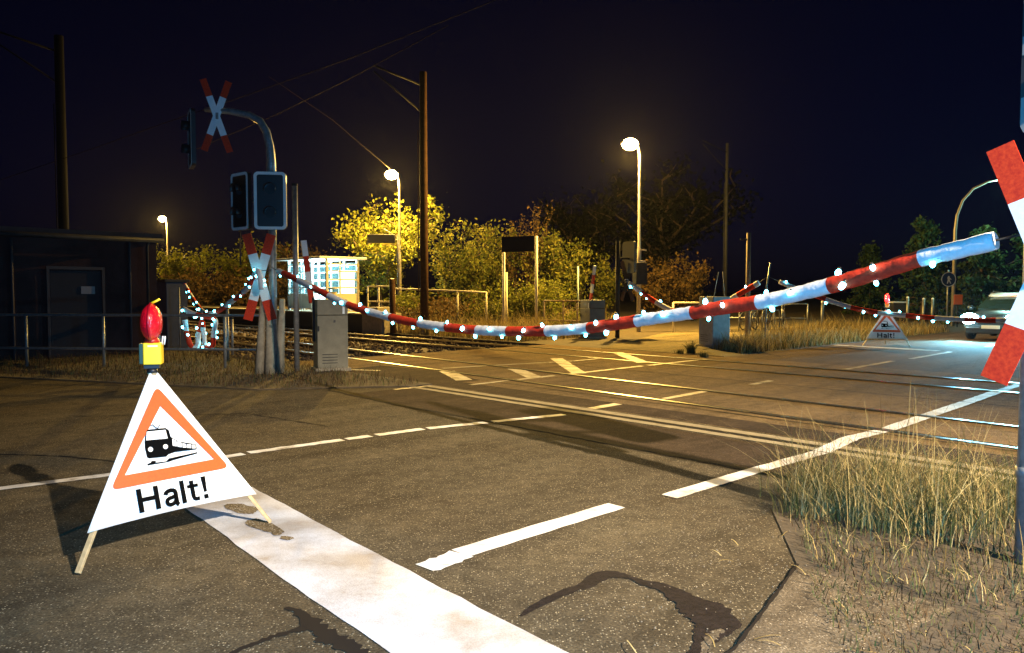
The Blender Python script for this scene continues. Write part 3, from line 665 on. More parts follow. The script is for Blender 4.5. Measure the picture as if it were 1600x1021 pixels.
LM = [(.9735, 300), (.9447, 20), (.9428, 265), (.9245, 330), (.9233, 90), (.8937, 10), (.8778, 280), (.8764, 90), (.8474, 10), (.8307, 70), (.8324, 275), (.795, 20), (.777, 60), (.7495, 70), (.7347, 280), (.7311, 30),
      (.715, 285), (.700, 20), (.690, 80), (.676, 275), (.664, 60), (.655, 300), (.642, 10), (.630, 280), (.615, 75), (.607, 300), (.590, 20), (.577, 80), (.563, 280), (.545, 10), (.53, 275), (.515, 70), (.495, 300), (.48, 20), (.46, 80), (.445, 275), (.425, 20), (.405, 300), (.385, 70), (.36, 275),
      (.345, 20), (.32, 80), (.30, 280), (.275, 10), (.25, 300), (.225, 70), (.20, 280), (.175, 20), (.15, 275), (.12, 80), (.095, 290), (.07, 20), (.05, 275)]
hose('long sagging lamp barrier across the near road, rising toward the right edge', ctrl, .057, fr, lamps=[(Fm(f), a) for k, (f, a) in enumerate(LM) if f > .7 or k % 3], lscale=.70,
     ropes=((ctrl[-1], Vector((2.93, 4.36, 1.93))), (ctrl[0], Vector((-4.58, 14.66, 2.05)))))
# left one from the signal to the dark box, with a bundle hanging from it
LA = [at(409, 452, 14.28), at(407, 436, 14.22), at(402, 424, 14.3), at(394, 436, 14.6), at(385, 452, 15.2), at(362, 471, 15.9), at(340, 487, 16.6), at(322, 490, 17.4), at(308, 477, 18.6), at(297, 460, 19.9), at(289, 446, 20.8)]
hose('short lamp barrier strung from the tall crossing signal to the dark box', LA, .055, band_len=.55, lamp_step=.26, lscale=.72, lamps=[(f_, a_) for f_, a_ in zip([.01, .02, .035, .05, .065, .08, .10, .14, .17, .22, .26, .31, .36, .41, .46, .5, .55, .6, .66, .7, .76, .82, .88, .94], [0, 60, 300, 20, 80, 330, 10, 280, 70, 300, 20, 275, 80, 10, 290, 60, 270, 20, 300, 80, 280, 10, 70, 290])], ropes=((LA[2], Vector((-4.6, 14.66, 2.0))),))  # extra lamps crowded at the start, added to brighten the cross
D = 16.4
LB = [at(px, py, D + dy) for px, py, dy in ((287, 483, .1), (300, 490, 0), (318, 495, -.1), (336, 500, 0), (334, 520, 0), (332, 540, 0), (322, 543, .06), (318, 520, .1), (316, 502, .15), (310, 522, .12), (308, 542, .1), (298, 540, .1), (292, 520, .1), (289, 500, .1))]
hose('coiled lamp barrier hanging in loops by the dark box on the left', LB, .055, band_len=.4, lamp_step=.15, lscale=.8, ropes=((LB[2], at(322, 492, 17.3)),))
# far side of the crossing
FA = [Vector((3.95, 26.0, 1.86)), Vector((4.5, 25.55, 1.42)), Vector((5.1, 25.1, 1.02)), Vector((5.7, 24.65, .86)), Vector((6.4, 24.1, 1.08)), Vector((6.9, 23.65, 1.45)), Vector((7.45, 23.2, 1.85))]
hose('far lamp barrier across the yellow footpath, lit amber', FA, .085, band_len=.6, lamp_step=.36, lscale=1.1, ropes=((FA[0], Vector((3.62, 26.2, 2.0))), (FA[-1], Vector((7.62, 23.1, 2.0)))))
FB = [Vector((7.75, 22.95, 1.88)), Vector((8.5, 22.4, 1.50)), Vector((9.6, 21.75, 1.08)), Vector((10.8, 21.15, .90)), Vector((12.4, 20.05, .82)), Vector((14.2, 18.6, .98)), Vector((16.2, 16.9, 1.5)), Vector((17.3, 16.0, 1.9))]
FB = [p + Vector((.38, .42, 0)) for p in FB]
hose('far lamp barrier sagging across the road in front of the waiting car', FB, .07, band_len=.72, lamp_step=.42, lscale=1.25, ropes=((FB[0], Vector((7.66, 23.1, 2.05))),))
t = thing('steel_post', 'slim steel post holding two far lamp barriers beside the wooden post', 'post', (7.63, 23.1, 0))
b = MB(); b.tube([(0, 0, 0), (0, 0, 1.6), (.12, 0, 2.45)], .022, 8); b.build('post', M_GALV, t); b = MB(); b.tube([(0, 0, 0), (0, 0, .08)], .05, 8); b.build('foot', M_CONC, t)
t = thing('steel_post', 'steel post at the right road edge carrying the end of the far lamp barrier', 'post', (17.75, 16.4, 0))
b = MB(); b.tube([(0, 0, 0), (0, 0, 2.3)], .05, 10); b.build('post', M_GALV, t); b = MB(); b.tube([(0, 0, 0), (0, 0, .1)], .09, 10); b.build('foot', M_CONC, t)
t = thing('wooden_post', 'tall slim wooden post with bracket in dry grass by the bicycle racks', 'post', (7.55, 24.6, 0))
b = MB(); b.tube([(0, 0, 0), (0, 0, 3.45)], [.085, .07], 10); b.build('post', mat('grey_wood', (.20, .15, .10), .8, var=.3, vscale=15), t)
b = MB(); b.box((-.12, 0, 3.25), (.30, .05, .05)); b.build('bracket', M_DARK, t)

# ================================================================ lamps
def platform_lamp(label, loc, rz=0.0):
    t = thing('platform_lamp', label, 'street lamp', loc, rz, 'amber platform lamps'); H_ = 7.3
    b = MB(); b.tube([(0, 0, 0), (0, 0, 3.2), (0, 0, 3.3), (0, 0, H_ - .45), (-.05, 0, H_ - .15), (-.18, 0, H_ - .03)], [.085, .078, .062, .05, .05, .05], 12); b.build('post', M_POLE, t)
    b = MB(); b.obox((-.42, 0, H_ + .05), (.32, 0, .03), (0, .12, 0), (-.003, 0, .045)); hd = b.build('lamp_head', M_POLE, t, bevel=.02)
    b = MB(); b.ball((-.38, 0, H_ - .03), .24, 12, 0, (1.35, 1.15, .95)); b.build('lamp_glass', mat('sodium_glass', (1, .8, .4), .3, emit=(1.0, .76, .30), estr=60), hd)  # globe enlarged so its shape stands for the glow round the lamp
    lamp('lamp_bulb', 'POINT', P_PLAT, C_PLAT, t, (-.42, -.05, H_ - .42), .10)
    return t
l1 = platform_lamp('tall lit amber lamp standing right of the station name board', (4.95, 30, 0))
copy_tree(l1, 'lit amber lamp in front of the bright yellow tree behind the shelter', (-5.5, 37.8, 0))
copy_tree(l1, 'small distant lit amber lamp beyond the dark hut on the left', (-28.6, 64, .3))
# the road lamp that lights the foreground from behind the viewer, and its twin across the crossing
def road_lamp(label, loc, rz, lit, hgt=9.6):
    t = thing('road_lamp', label, 'street lamp', loc, rz, 'curved road lamps')
    pts = [(0, 0, 0), (0, 0, hgt * .66), (.06, 0, hgt * .76), (.28, 0, hgt * .86), (.7, 0, hgt * .94), (1.3, 0, hgt * .985), (1.9, 0, hgt)]
    b = MB(); b.tube(pts, [.09, .07, .06, .055, .05, .045, .04], 12); b.build('post', M_POLE, t)
    b = MB(); b.obox((2.25, 0, hgt + .03), (.36, 0, .02), (0, .14, 0), (0, 0, .055)); hd = b.build('lamp_head', M_POLE, t, bevel=.03)
    b = MB(); b.ball((2.28, 0, hgt - .03), .12, 8, 0, (1.8, .9, .5)); b.build('lamp_glass', mat('road_lamp_glass_' + lit, (.9, .9, .85), .25, emit=C_STREET if lit == 'warm' else C_COOL, estr=25), hd)
    if lit == 'warm':
        l_ = lamp('lamp_bulb', 'SPOT', P_STREET, C_STREET, t, (2.28, 0, hgt - .20), .11, spot_size=R(46.5), spot_blend=1.0)
        w = Matrix.Rotation(-rz, 3, 'Z') @ (Vector((3.0, 4.9, 0)) - Vector(loc)) - l_.location
        l_.rotation_euler = w.to_track_quat('-Z', 'Y').to_euler()
    elif lit: lamp('lamp_bulb', 'POINT', P_COOL, C_COOL, t, (2.28, 0, hgt - .26), .11)
    return t
road_lamp('tall lit road lamp at the pavement behind the viewer', (11.4, -6.6, 0), R(153), 'warm')
road_lamp('cool white road lamp with curved arm standing beyond the waiting car', (20.1, 35, 0), R(-12), 'cool', 6.6)
# the phone's own lamp beside the lens
fl = bpy.data.lights.new('phone_lamp', 'POINT'); fl.energy = P_FLASH; fl.color = C_FLASH; fl.shadow_soft_size = .02
flo = bpy.data.objects.new('phone_lamp', fl); col.objects.link(flo); flo.location = (.03, -.02, 1.63)

# ================================================================ platform, shelter, station furniture
t = thing('station_platform', 'raised platform with pale edge stone running along the farther track', 'platform', S(-26, 16.7, 0))
b = MB(); b.prism([(-26, 16.75), (-26, 25), (-110, 25), (-110, 16.75)], (0, 0, -.28), (VX, VY, 0), (UX, UY, 0), (0, 0, 1), .94); b.build('platform_body', mat('platform_dark', (.05, .045, .04), .9), t, t.location)
b = MB(); b.prism([(-25.98, 16.62), (-25.98, 17.1), (-110, 17.1), (-110, 16.62)], (0, 0, .662), (VX, VY, 0), (UX, UY, 0), (0, 0, 1), .05); b.build('edge_stone', M_CREAM, t, t.location)
b = MB(); b.prism([(-26.02, 17.12), (-26.02, 25), (-110, 25), (-110, 17.12)], (0, 0, .662), (VX, VY, 0), (UX, UY, 0), (0, 0, 1), .03); b.build('paving', M_PAVE, t, t.location)
t = thing('concrete_block', 'stepped concrete block in the grass at the end of the platform', 'concrete block', S(-25.1, 16.6, 0))
b = MB(); b.obox(S(-25.2, 16.75, .35), Vector((VX, VY, 0)) * .7, Vector((UX, UY, 0)) * .45, (0, 0, .40)); b.build('lower_block', M_CONC, t, t.location, .02)
b = MB(); b.obox(S(-25.5, 16.9, .86), Vector((VX, VY, 0)) * .4, Vector((UX, UY, 0)) * .4, (0, 0, .11)); b.build('upper_block', M_CONC, t, t.location, .02)
# shelter
V3, U3, Z3 = Vector((VX, VY, 0)), Vector((UX, UY, 0)), Vector((0, 0, 1))
s1, s0, n0, n1, zf, zt = -31.0, -34.6, 17.7, 19.3, .70, 3.05
t = thing('platform_shelter', 'small glazed waiting shelter glowing white on the platform', 'waiting shelter', S(s1, n0, zf))
O = t.location
b = MB(); b.prism([(s1 + .35, n0 - .55), (s1 + .35, n1 + .3), (s0 - .35, n1 + .3), (s0 - .35, n0 - .55)], (0, 0, zt), V3, U3, Z3, .10); b.build('roof', M_WSTEEL, t, O, .02)
def bar(bm, a, c, w=.05):
    a, c = Vector(a), Vector(c); d = (c - a).normalized(); up = Z3 if abs(d.z) < .9 else U3; x = d.cross(up).normalized(); y = d.cross(x); bm.obox((a + c) / 2, x * w, y * w, d * (c - a).length / 2)
zs = [zf + .75, zf + 1.05, zf + 1.42, zf + 1.80, zf + 2.12]
def wallframe(pa, pb, cols, mf, name, glass=True, lower=M_WSTEEL):
    b = MB(); P = lambda f, z: Vector((pa[0] + (pb[0] - pa[0]) * f, pa[1] + (pb[1] - pa[1]) * f)); Q = lambda f, z: S(*P(f, z), z)
    for f in cols: bar(b, Q(f, zf), Q(f, zt), .055 if f in (0, 1) else .03)
    for z in zs:
        for f, g in zip(cols, cols[1:]): bar(b, Q(f, z), Q(g, z), .032)
    fr_ = b.build(name, mf, t, O)
    b = MB(); d = (Q(1, 0) - Q(0, 0)); b.obox((Q(0, zf + .40) + Q(1, zf + .40)) / 2, d * .485, Z3 * .33, d.normalized().cross(Z3) * .015); b.build('lower_panel', lower, fr_, O)
    b = MB(); b.obox((Q(0, zf + 1.5) + Q(1, zf + 1.5)) / 2, d * .485, Z3 * .72, d.normalized().cross(Z3) * .005); b.build('pane', M_PANE, fr_, O)
M_PANE = bpy.data.materials.new('shelter_pane'); _t, _b = nodes_of(M_PANE); _b.inputs['Roughness'].default_value = .03
_g = _t.nodes.new('ShaderNodeBsdfTransparent'); _g.inputs[0].default_value = (.80, .90, .92, 1); _m = _t.nodes.new('ShaderNodeMixShader'); _m.inputs[0].default_value = .12
_b.inputs['Base Color'].default_value = (.2, .35, .4, 1)
_t.links.new(_g.outputs[0], _m.inputs[1]); _t.links.new(_b.outputs[0], _m.inputs[2]); _t.links.new(_m.outputs[0], _t.nodes['Material Output'].inputs['Surface'])
wallframe((s1, n0), (s1, n1), [0, .42, 1], M_CREAM, 'end_frame', lower=M_CREAM)  # near end coloured cream, amber lamp light put into the colour
wallframe((s0, n0), (s0, n1), [0, .5, 1], M_WSTEEL, 'end_frame')
wallframe((s1, n1), (s0, n1), [0, .33, .66, 1], M_WSTEEL, 'rear_frame')
wallframe((s1 - 1.35, n0), (s0, n0), [0, .45, 1], M_WSTEEL, 'front_frame')
b = MB(); b.obox(S(s1 - .10, n0 + 1.08, zf + 1.28), V3 * .015, U3 * .42, Z3 * .58); b.build('notice_board', mat('notice_glow', (.9, .95, .95), .4, emit=(.78, .97, 1), estr=2.2), t, O)  # board glows by itself to stand for the bright panel
b = MB(); b.obox(S(s0 + 1.2, n1 - .28, zf + .45), V3 * .9, U3 * .2, Z3 * .03); b.obox(S(s0 + 1.2, n1 - .1, zf + .2), V3 * .8, U3 * .02, Z3 * .2); b.build('bench', M_WOOD, t, O)
for ds in (-.8, -2.4):
    b = MB(); b.ball(S(s1 + ds, n0 + .65, zt - .06), .08, 8, 0, (1.4, 1.4, .6)); b.build('ceiling_lamp', mat('shelter_lamp', (1, 1, 1), .3, emit=(.7, .97, 1), estr=30), t, O)
    lamp('lamp_bulb', 'POINT', P_SHEL, C_SHEL, t, S(s1 + ds, n0 + .65, zt - .24) - O, .06)
t = thing('litter_bin', 'small round litter bin beside the right end of the glazed shelter', 'litter bin', S(-30.2, 17.5, .70))
b = MB(); b.lathe([(.001, .25), (.17, .25), (.21, .85), (.19, .86), (.15, .40), (.001, .40)], seg=14); b.build('bin_body', mat('bin_bronze', (.25, .20, .10), .5), t)
b = MB(); b.tube([(0, .15, 0), (0, .15, .9)], .03, 8); b.build('bin_post', M_DARK, t)
b = MB(); b.lathe([(.24, .98), (.2, 1.03), (.001, 1.05)], seg=14); b.tube([(.0, .15, .86), (0, .15, 1.0)], .02, 6); b.build('bin_hood', M_DARK, t)
# passenger display on the second lamp
t = thing('platform_display', 'dark hanging departure display sticking out from the amber lamp by the tree', 'departure display', (-5.6, 37.3, 0))
b = MB(); b.box((-.72, 0, 4.12), (1.35, .35, .42), R(8)); b.build('display_case', M_BLACK, t, bevel=.03)
b = MB(); b.tube([(-.1, .3, 4.3), (-.6, .05, 4.6)], .02, 6); b.tube([(.02, .34, 4.1), (-.2, .1, 4.1)], .03, 6); b.build('bracket', M_POLE, t)
b = MB(); b.box((-.3, -.12, 3.84), (.7, .1, .1), R(8)); b.build('amber_bar', mat('amber_edge', (.7, .6, .1), .5), t)  # amber yellow bar below the display case
b = MB(); b.tube([(.02, .36, 0), (.02, .36, 4.3)], .05, 8); b.build('support', M_DARK, t)
# station name board
t = thing('station_name_board', 'dark station name board on two pale posts among the shrubs', 'station sign', (.3, 29, 0))
for px in (787, 838):
    b = MB(); x = xy(px, 29) - .3; top = .05 if px == 787 else .12
    b.tube([(x, 0, 0), (x, 0, 3.05 if px == 787 else 3.66)], .055, 10); b.build('post', M_CREAM, t)
b = MB(); x0, x1 = xy(784, 29) - .3, xy(835, 29) - .3; b.add([], []); b.obox(((x0 + x1) / 2, -.09, 3.36), ((x1 - x0) / 2, 0, .02), (0, .03, 0), (0, 0, .29)); b.build('name_board', M_SIGNBLUE, t, bevel=.015)
t = thing('short_post', 'short pale post standing close behind the left leg of the name board', 'post', (xy(791, 29.6), 29.6, 0))
b = MB(); b.tube([(0, 0, 0), (0, 0, 2.32)], .05, 8); b.build('post', M_CREAM, t); b = MB(); b.tube([(0, 0, 2.32), (0, 0, 2.35)], .058, 8); b.build('cap', M_DARK, t)
t = thing('marker_post', 'thin greenish marker post in front of the shrubs near the dark cabinet', 'post', (xy(903, 30), 30, 0))
b = MB(); b.tube([(0, 0, 0), (0, 0, 2.6)], .032, 8); b.build('post', mat('greenish_steel', (.3, .4, .36), .5), t); b = MB(); b.lathe([(.001, 2.63), (.038, 2.61), (.038, 2.57)], seg=8); b.build('cap', M_DARK, t)
# handrails
def railing(label, pts, hs, cat='railing', m=M_CREAM, r=.028, posts=None, group=None):
    t = thing('railing', label, cat, pts[0], 0, group); o = Vector(pts[0]); pts = [Vector(p) for p in pts]
    for h in hs:
        b = MB(); b.tube([p + Vector((0, 0, h)) for p in pts], r, 8); b.build('rail', m, t, o)
    for p in (posts or pts):
        b = MB(); p = Vector(p); b.tube([p, p + Vector((0, 0, max(hs)))], r * 1.1, 8); b.build('post', m, t, o)
    return t
Y = 31.5
railing('short two bar handrail right of the shelter', [(xy(575, Y), Y, .55), (xy(592, Y), Y, .55), (xy(613, Y - .8), Y - .8, .55)], (.62, 1.24))
railing('long single bar handrail half hidden by the low bushes', [(xy(617, 31), 31, .6), (xy(664, 30.4), 30.4, .55), (xy(715, 29.8), 29.8, .5), (xy(760, 29.4), 29.4, .45)], (1.1,), r=.032)
railing('low weathered handrail ending at the dark barrier cabinet', [(xy(850, 27.5), 27.5, 0), (xy(880, 27.1), 27.1, 0), (xy(902, 26.9), 26.9, 0), (xy(914, 26.7), 26.7, 0)], (.55, 1.25), m=mat('rusty_rail', (.22, .15, .08), .7))
railing('dim tubular guard rail between the road and the dark hut', [(-13.0, 16.35, 0), (-10.2, 16.1, 0), (-8.5, 15.95, 0), (-7.3, 15.85, 0), (-5.9, 15.75, 0), (-4.9, 15.68, 0)], (.40, 1.10), m=M_GALV)
t = thing('wooden_stake', 'thick wooden stake in front of the short handrail', 'stake', (xy(614, 29), 29, 0))
b = MB(); b.tube([(0, 0, 0), (-.02, 0, 2.05)], [.12, .11], 8); b.build('stake', M_BROWNP, t); b = MB(); b.lathe([(.11, 2.05), (.001, 2.08)], (-.02, 0, 0), seg=8); b.build('weathered_top', M_WOOD, t)
# masts and wires
def mast(label, loc, h, r, m, cm=None):
    t = thing('catenary_mast', label, 'catenary mast', loc, 0, 'catenary masts')
    b = MB(); b.tube([(0, 0, 0), (0, 0, h)], [r, r * .82], 14); b.build('mast', m, t)
    b = MB(); b.tube([(-r - .04, -.02, 1.4), (-r - .04, -.02, h * .78)], .018, 6); b.build('cable_conduit', cm or m, t)
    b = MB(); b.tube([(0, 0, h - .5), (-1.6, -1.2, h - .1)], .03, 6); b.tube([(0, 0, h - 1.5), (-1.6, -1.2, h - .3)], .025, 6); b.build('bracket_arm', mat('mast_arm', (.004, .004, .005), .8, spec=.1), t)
    b = MB(); b.tube([(0, 0, 0), (0, 0, .25)], r * 1.5, 12); b.build('footing', M_CONC, t)
mast('thick brown catenary mast standing between the yellow tree and the shrubs', (xy(663, 28.5), 28.5, 0), 9.6, .16, M_BROWNP)
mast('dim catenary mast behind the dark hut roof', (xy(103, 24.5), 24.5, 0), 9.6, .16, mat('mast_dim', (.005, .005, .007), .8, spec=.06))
mast('very faint slender mast beyond the right barrier cabinet', (xy(1133, 42), 42, 0), 9.6, .09, M_DARK)
def wire(label, pts, r=.011):
    b = MB(); o = Vector(pts[0]); b.tube(pts, r, 5); tag(b.build('overhead_wire', M_WIRE, None, o), label, 'wire', 'overhead wires')
wire('overhead wire crossing behind the upper red and white cross', [at(-120, 322, 26), at(150, 231, 24), at(250, 195, 22.6), at(360, 158, 21), at(545, 92, 18.6), at(800, -10, 15.5)])
wire('overhead wire climbing to the right over the signal heads', [at(300, 236, 30), at(430, 180, 26.5), at(545, 124, 23), at(700, 40, 19)])
wire('overhead wire slanting down to the amber lamp by the tree', [at(420, 120, 30), at(520, 188, 33), at(600, 256, 36.5), at(616, 270, 37.4)])

# ================================================================ hut, boxes, small things on the left
hs0, hs1, hn0, hn1, hz = -20.5, -31.0, 1.0, 6.85, 3.05
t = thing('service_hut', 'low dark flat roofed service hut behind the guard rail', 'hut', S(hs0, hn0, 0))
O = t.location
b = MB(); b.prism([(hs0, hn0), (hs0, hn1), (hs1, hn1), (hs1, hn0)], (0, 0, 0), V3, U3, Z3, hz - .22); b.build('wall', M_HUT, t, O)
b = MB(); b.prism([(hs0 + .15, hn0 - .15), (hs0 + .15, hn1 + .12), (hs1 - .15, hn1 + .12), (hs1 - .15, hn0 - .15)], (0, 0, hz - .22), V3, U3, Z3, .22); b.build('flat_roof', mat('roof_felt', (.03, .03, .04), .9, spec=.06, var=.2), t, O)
b = MB(); b.obox(S(hs0 + .02, 2.95, 1.45), V3 * .02, U3 * .16, Z3 * 1.38); b.build('black_strip', M_BLACK, t, O)  # upright black strip set on the wall
b = MB(); b.obox(S(hs0 + .012, 5.0, 1.05), V3 * .012, U3 * .55, Z3 * 1.03); dr = b.build('door', mat('hut_door', (.03, .028, .036), .7, spec=.06), t, O, .006)
b = MB(); b.ring([(-.62, 0), (.62, 0), (.62, 2.16), (-.62, 2.16)], [(-.56, .01), (.56, .01), (.56, 2.09), (-.56, 2.09)], S(hs0 + .026, 5.0, .02), U3, Z3, V3, .03); b.build('frame', mat('strip_grey', (.035, .03, .04), .8), dr, O)
b = MB(); b.tube([S(hs0 + .24, hn0 - .1, hz - .16), S(hs0 + .24, hn1 + .1, hz - .18)], .055, 8); b.tube([S(hs0 + .09, 6.6, 0), S(hs0 + .09, 6.6, hz - .35), S(hs0 + .24, 6.6, hz - .18)], .035, 8); b.build('gutter', M_DARK, t, O)
b = MB()
for q in range(6): b.obox(S(hs0 + .025, 3.35, 2.1 + q * .05), V3 * .012, U3 * .18, Z3 * .012)
b.build('vent', M_DARK, t, O)
b = MB(); b.obox(S(hs0 + .035, 4.6, 1.05), V3 * .012, U3 * .05, Z3 * .02); b.build('handle', M_GALV, dr, O)
b = MB(); b.obox(S(hs0 + .03, 5.25, 1.62), V3 * .004, U3 * .15, Z3 * .09); b.build('notice_plate', mat('plate_grey', (.18, .17, .2), .7), dr, O)
for q in (3.7, 6.2):
    b = MB(); b.tube([S(hs0 + .03, q, 0), S(hs0 + .03, q, 2.8)], .03, 6); b.build('wall_strip', mat('strip_grey', (.035, .03, .04), .8), t, O)
t = thing('relay_box', 'tall dark box where the short left lamp barrier ends', 'equipment box', (xy(268, 21.3), 21.3, 0))
b = MB(); b.box((0, 0, .92), (.66, .6, 1.84), R(-40)); b.build('box_body', mat('relay_grey', (.05, .055, .08), .6, spec=.06, var=.2), t, bevel=.015)
b = MB(); b.box((0, 0, 1.88), (.76, .7, .07), R(-40)); b.build('box_lid', M_DARK, t, bevel=.01)
b = MB(); b.tube([(.36, -.33, 0), (.36, -.33, 1.7)], .02, 6); b.build('corner_strip', M_GALV, t)
for px, yy, h, lb in ((355, 17.2, 1.2, 'slim grey stake right of the coiled lamp barrier'), (362, 19.2, .9, 'short pale stake beside the railway ballast on the left')):
    t = thing('marker_stake', lb, 'stake', (xy(px, yy), yy, 0)); b = MB(); b.tube([(0, 0, 0), (0, 0, h)], .035, 8); b.build('stake', M_GALV, t); b = MB(); b.tube([(0, 0, h), (0, 0, h + .04)], .04, 8); b.build('cap', M_DARK, t)

# ================================================================ far right: car, signs, cycle racks
def loft(bm, secs, n=20, p=3.2, mi=0):
    """closed hull through rounded sections (x, half width, z0, z1)"""
    rings = []
    for x, w, z0, z1 in secs:
        ring_ = []
        for k in range(n):
            a = 2 * math.pi * k / n; ca, sa = math.cos(a), math.sin(a)
            ring_.append((x, w * math.copysign(abs(ca) ** (2 / p), ca), (z0 + z1) / 2 + (z1 - z0) / 2 * math.copysign(abs(sa) ** (2 / p), sa)))
        rings.append(ring_)
    vs = [v for q in rings for v in q]; m_ = len(rings)
    bm.add(vs, [(i * n + k, i * n + (k + 1) % n, (i + 1) * n + (k + 1) % n, (i + 1) * n + k) for i in range(m_ - 1) for k in range(n)], mi, True)
    bm.add(rings[0], [list(range(n))], mi); bm.add(rings[-1], [list(range(n))[::-1]], mi)
cp = S(-7.35, 27.9, .0)
t = thing('parked_car', 'pale car waiting with dazzling headlights before the far lamp barrier', 'car', cp, math.atan2(-UY, -UX))
M_CAR = mat('car_paint', (.055, .075, .085), .3, metal=.3, coat=.5)
b = MB(); loft(b, [(0.02, .62, .32, .62), (-.06, .80, .26, .76), (-.25, .87, .22, .86), (-.8, .90, .20, .96), (-1.25, .91, .20, 1.02), (-2.4, .91, .20, 1.04), (-3.5, .90, .22, 1.06), (-4.1, .86, .28, 1.02), (-4.25, .74, .36, .9)]); b.build('body', M_CAR, t)
b = MB(); loft(b, [(-1.15, .72, .95, 1.02), (-1.45, .76, .95, 1.18), (-1.9, .70, .95, 1.42), (-2.4, .67, .95, 1.50), (-3.3, .66, .95, 1.48), (-3.8, .68, .95, 1.32), (-4.1, .72, .95, 1.04)], p=4); b.build('window_glass', M_GLASS, t)
b = MB(); loft(b, [(-1.88, .60, 1.40, 1.47), (-2.3, .62, 1.44, 1.545), (-3.2, .62, 1.44, 1.53), (-3.55, .58, 1.40, 1.46)], p=4); rf = b.build('roof', mat('roof_highlight', (.7, .75, .75), .3, coat=.5), t)  # whole roof coloured pale to stand for a bright streak on it
for y in (-.55, .55):
    b = MB(); b.tube([(-1.95, y, 1.52), (-2.3, y, 1.585), (-3.2, y, 1.57), (-3.5, y, 1.50)], .018, 6); b.build('roof_bar', M_GALV, rf)
b = MB(); b.obox((.0, 0, .33), (.05, 0, 0), (0, .74, 0), (0, 0, .10)); b.build('bumper', M_BLACK, t, bevel=.03)
b = MB(); b.obox((.025, 0, .62), (.02, 0, 0), (0, .38, 0), (0, 0, .075)); gr = b.build('grille', M_BLACK, t, bevel=.01)
b = MB(); b.prism([(.045 * math.cos(k * math.pi / 8), .045 * math.sin(k * math.pi / 8)) for k in range(16)], (.045, 0, .72), (0, 1, 0), (0, 0, 1), (1, 0, 0), .01); b.build('badge', M_GALV, gr)
b = MB(); b.obox((.06, 0, .45), (.01, 0, 0), (0, .26, 0), (0, 0, .055)); b.build('number_plate', M_REFW, t, bevel=.004)
for y in (-.66, .66):
    b = MB(); b.ball((-.03, y * .95, .70), .18, 12, 0, (.62, 1.5, 1.0)); b.build('headlight', mat('headlight_lit', (.9, .95, 1), .2, emit=(.50, .92, 1.0), estr=140), t)  # lens swollen beyond its real size to stand for the glare
    lamp('headlight_beam', 'SPOT', P_HEAD, C_HEAD, t, (.16, y, .70), .07, spot_size=R(100), spot_blend=.8).rotation_euler = (0, R(-90 + 11), 0)
    b = MB(); b.ball((-1.42, y * 1.52, 1.04), .10, 8, 0, (.55, 1, .8)); b.build('mirror', M_CAR, t)
    for x in (-.80, -3.35):
        b = MB(); b.lathe([(.20, -.10), (.30, -.10), (.325, -.06), (.325, .06), (.30, .10), (.20, .10)], (x, y * 1.21, .325), 22, axis='y'); wh = b.build('wheel', mat('tyre', (.015, .015, .015), .8), t)
        b = MB(); b.lathe([(.001, .03), (.06, .08), (.19, .085), (.205, .07), (.205, -.07), (.001, -.07)], (x, y * 1.21 , .325), 18, axis='y'); b.build('rim', M_GALV, wh)
# round sign, small orange sign, far posts
t = thing('round_sign', 'dim round blue sign with a pale figure on a slim pole', 'road sign', (xy(1480, 33), 33, 0))
b = MB(); b.tube([(0, 0, 0), (0, 0, 2.5)], .035, 8); b.build('pole', M_GALV, t)
b = MB(); b.prism([(.32 * math.cos(k * math.pi / 16), .32 * math.sin(k * math.pi / 16)) for k in range(32)], (0, -.04, 2.1), (1, 0, 0), (0, 0, 1), (0, -1, 0), .015); ds = b.build('disc', mat('sign_blue', (.012, .03, .10), .4), t)
b = MB(); ci = lambda r: [(r * math.cos(k * math.pi / 16), r * math.sin(k * math.pi / 16)) for k in range(32)]
b.ring(ci(.315), ci(.285), (0, -.056, 2.1), (1, 0, 0), (0, 0, 1), (0, -1, 0), .002)
b.prism([(-.03, .14), (.03, .14), (.04, .08), (.12, .0), (.10, -.03), (.04, .02), (.05, -.05), (.11, -.18), (.07, -.19), (.01, -.07), (-.04, -.19), (-.08, -.18), (-.04, -.02), (-.06, .06)], (0, -.056, 2.1), (1, 0, 0), (0, 0, 1), (0, -1, 0), .003)
b.build('figure', mat('sign_pale', (.6, .62, .66), .4), ds)
t = thing('orange_panel', 'small square orange panel on a short post beside the round blue sign', 'road sign', (xy(1496, 34), 34, 0))
b = MB(); b.tube([(0, 0, 0), (0, 0, 1.2)], .03, 8); b.build('post', M_DARK, t); b = MB(); b.obox((0, -.04, 1.22), (.19, 0, 0), (0, .012, 0), (0, 0, .22)); b.build('panel', mat('panel_orange', (.70, .16, .03), .5), t, bevel=.008)
for i, (px, yy, h, lb) in enumerate(((1285, 31.5, 1.15, 'pale bollard in the dry grass between wooden post and Halt sign'), (1443, 34, 1.25, 'left of two faint bollards beyond the small Halt sign'), (1457, 34.5, 1.25, 'faint bollard nearer the round sign beyond the small Halt sign'), (1418, 36, 1.3, 'faint pale bollard just right of the small Halt sign'))):
    t = thing('bollard', lb, 'bollard', (xy(px, yy), yy, 0), 0, 'pale bollards by the far road'); b = MB(); b.tube([(0, 0, 0), (0, 0, h)], .06, 10); b.build('post', M_GALV, t); b = MB(); b.lathe([(.066, h - .02), (.05, h + .03), (.001, h + .05)], seg=10); b.build('cap', M_WSTEEL, t)
b = MB()
t = thing('dustbin', 'dark wheeled bin with pale lid behind the small Halt sign', 'wheeled bin', (xy(1400, 37), 37, 0)); b.obox((0, 0, .52), (.30, 0, 0), (0, .32, 0), (0, 0, .50)); b.build('bin_body', M_DARK, t, bevel=.03)
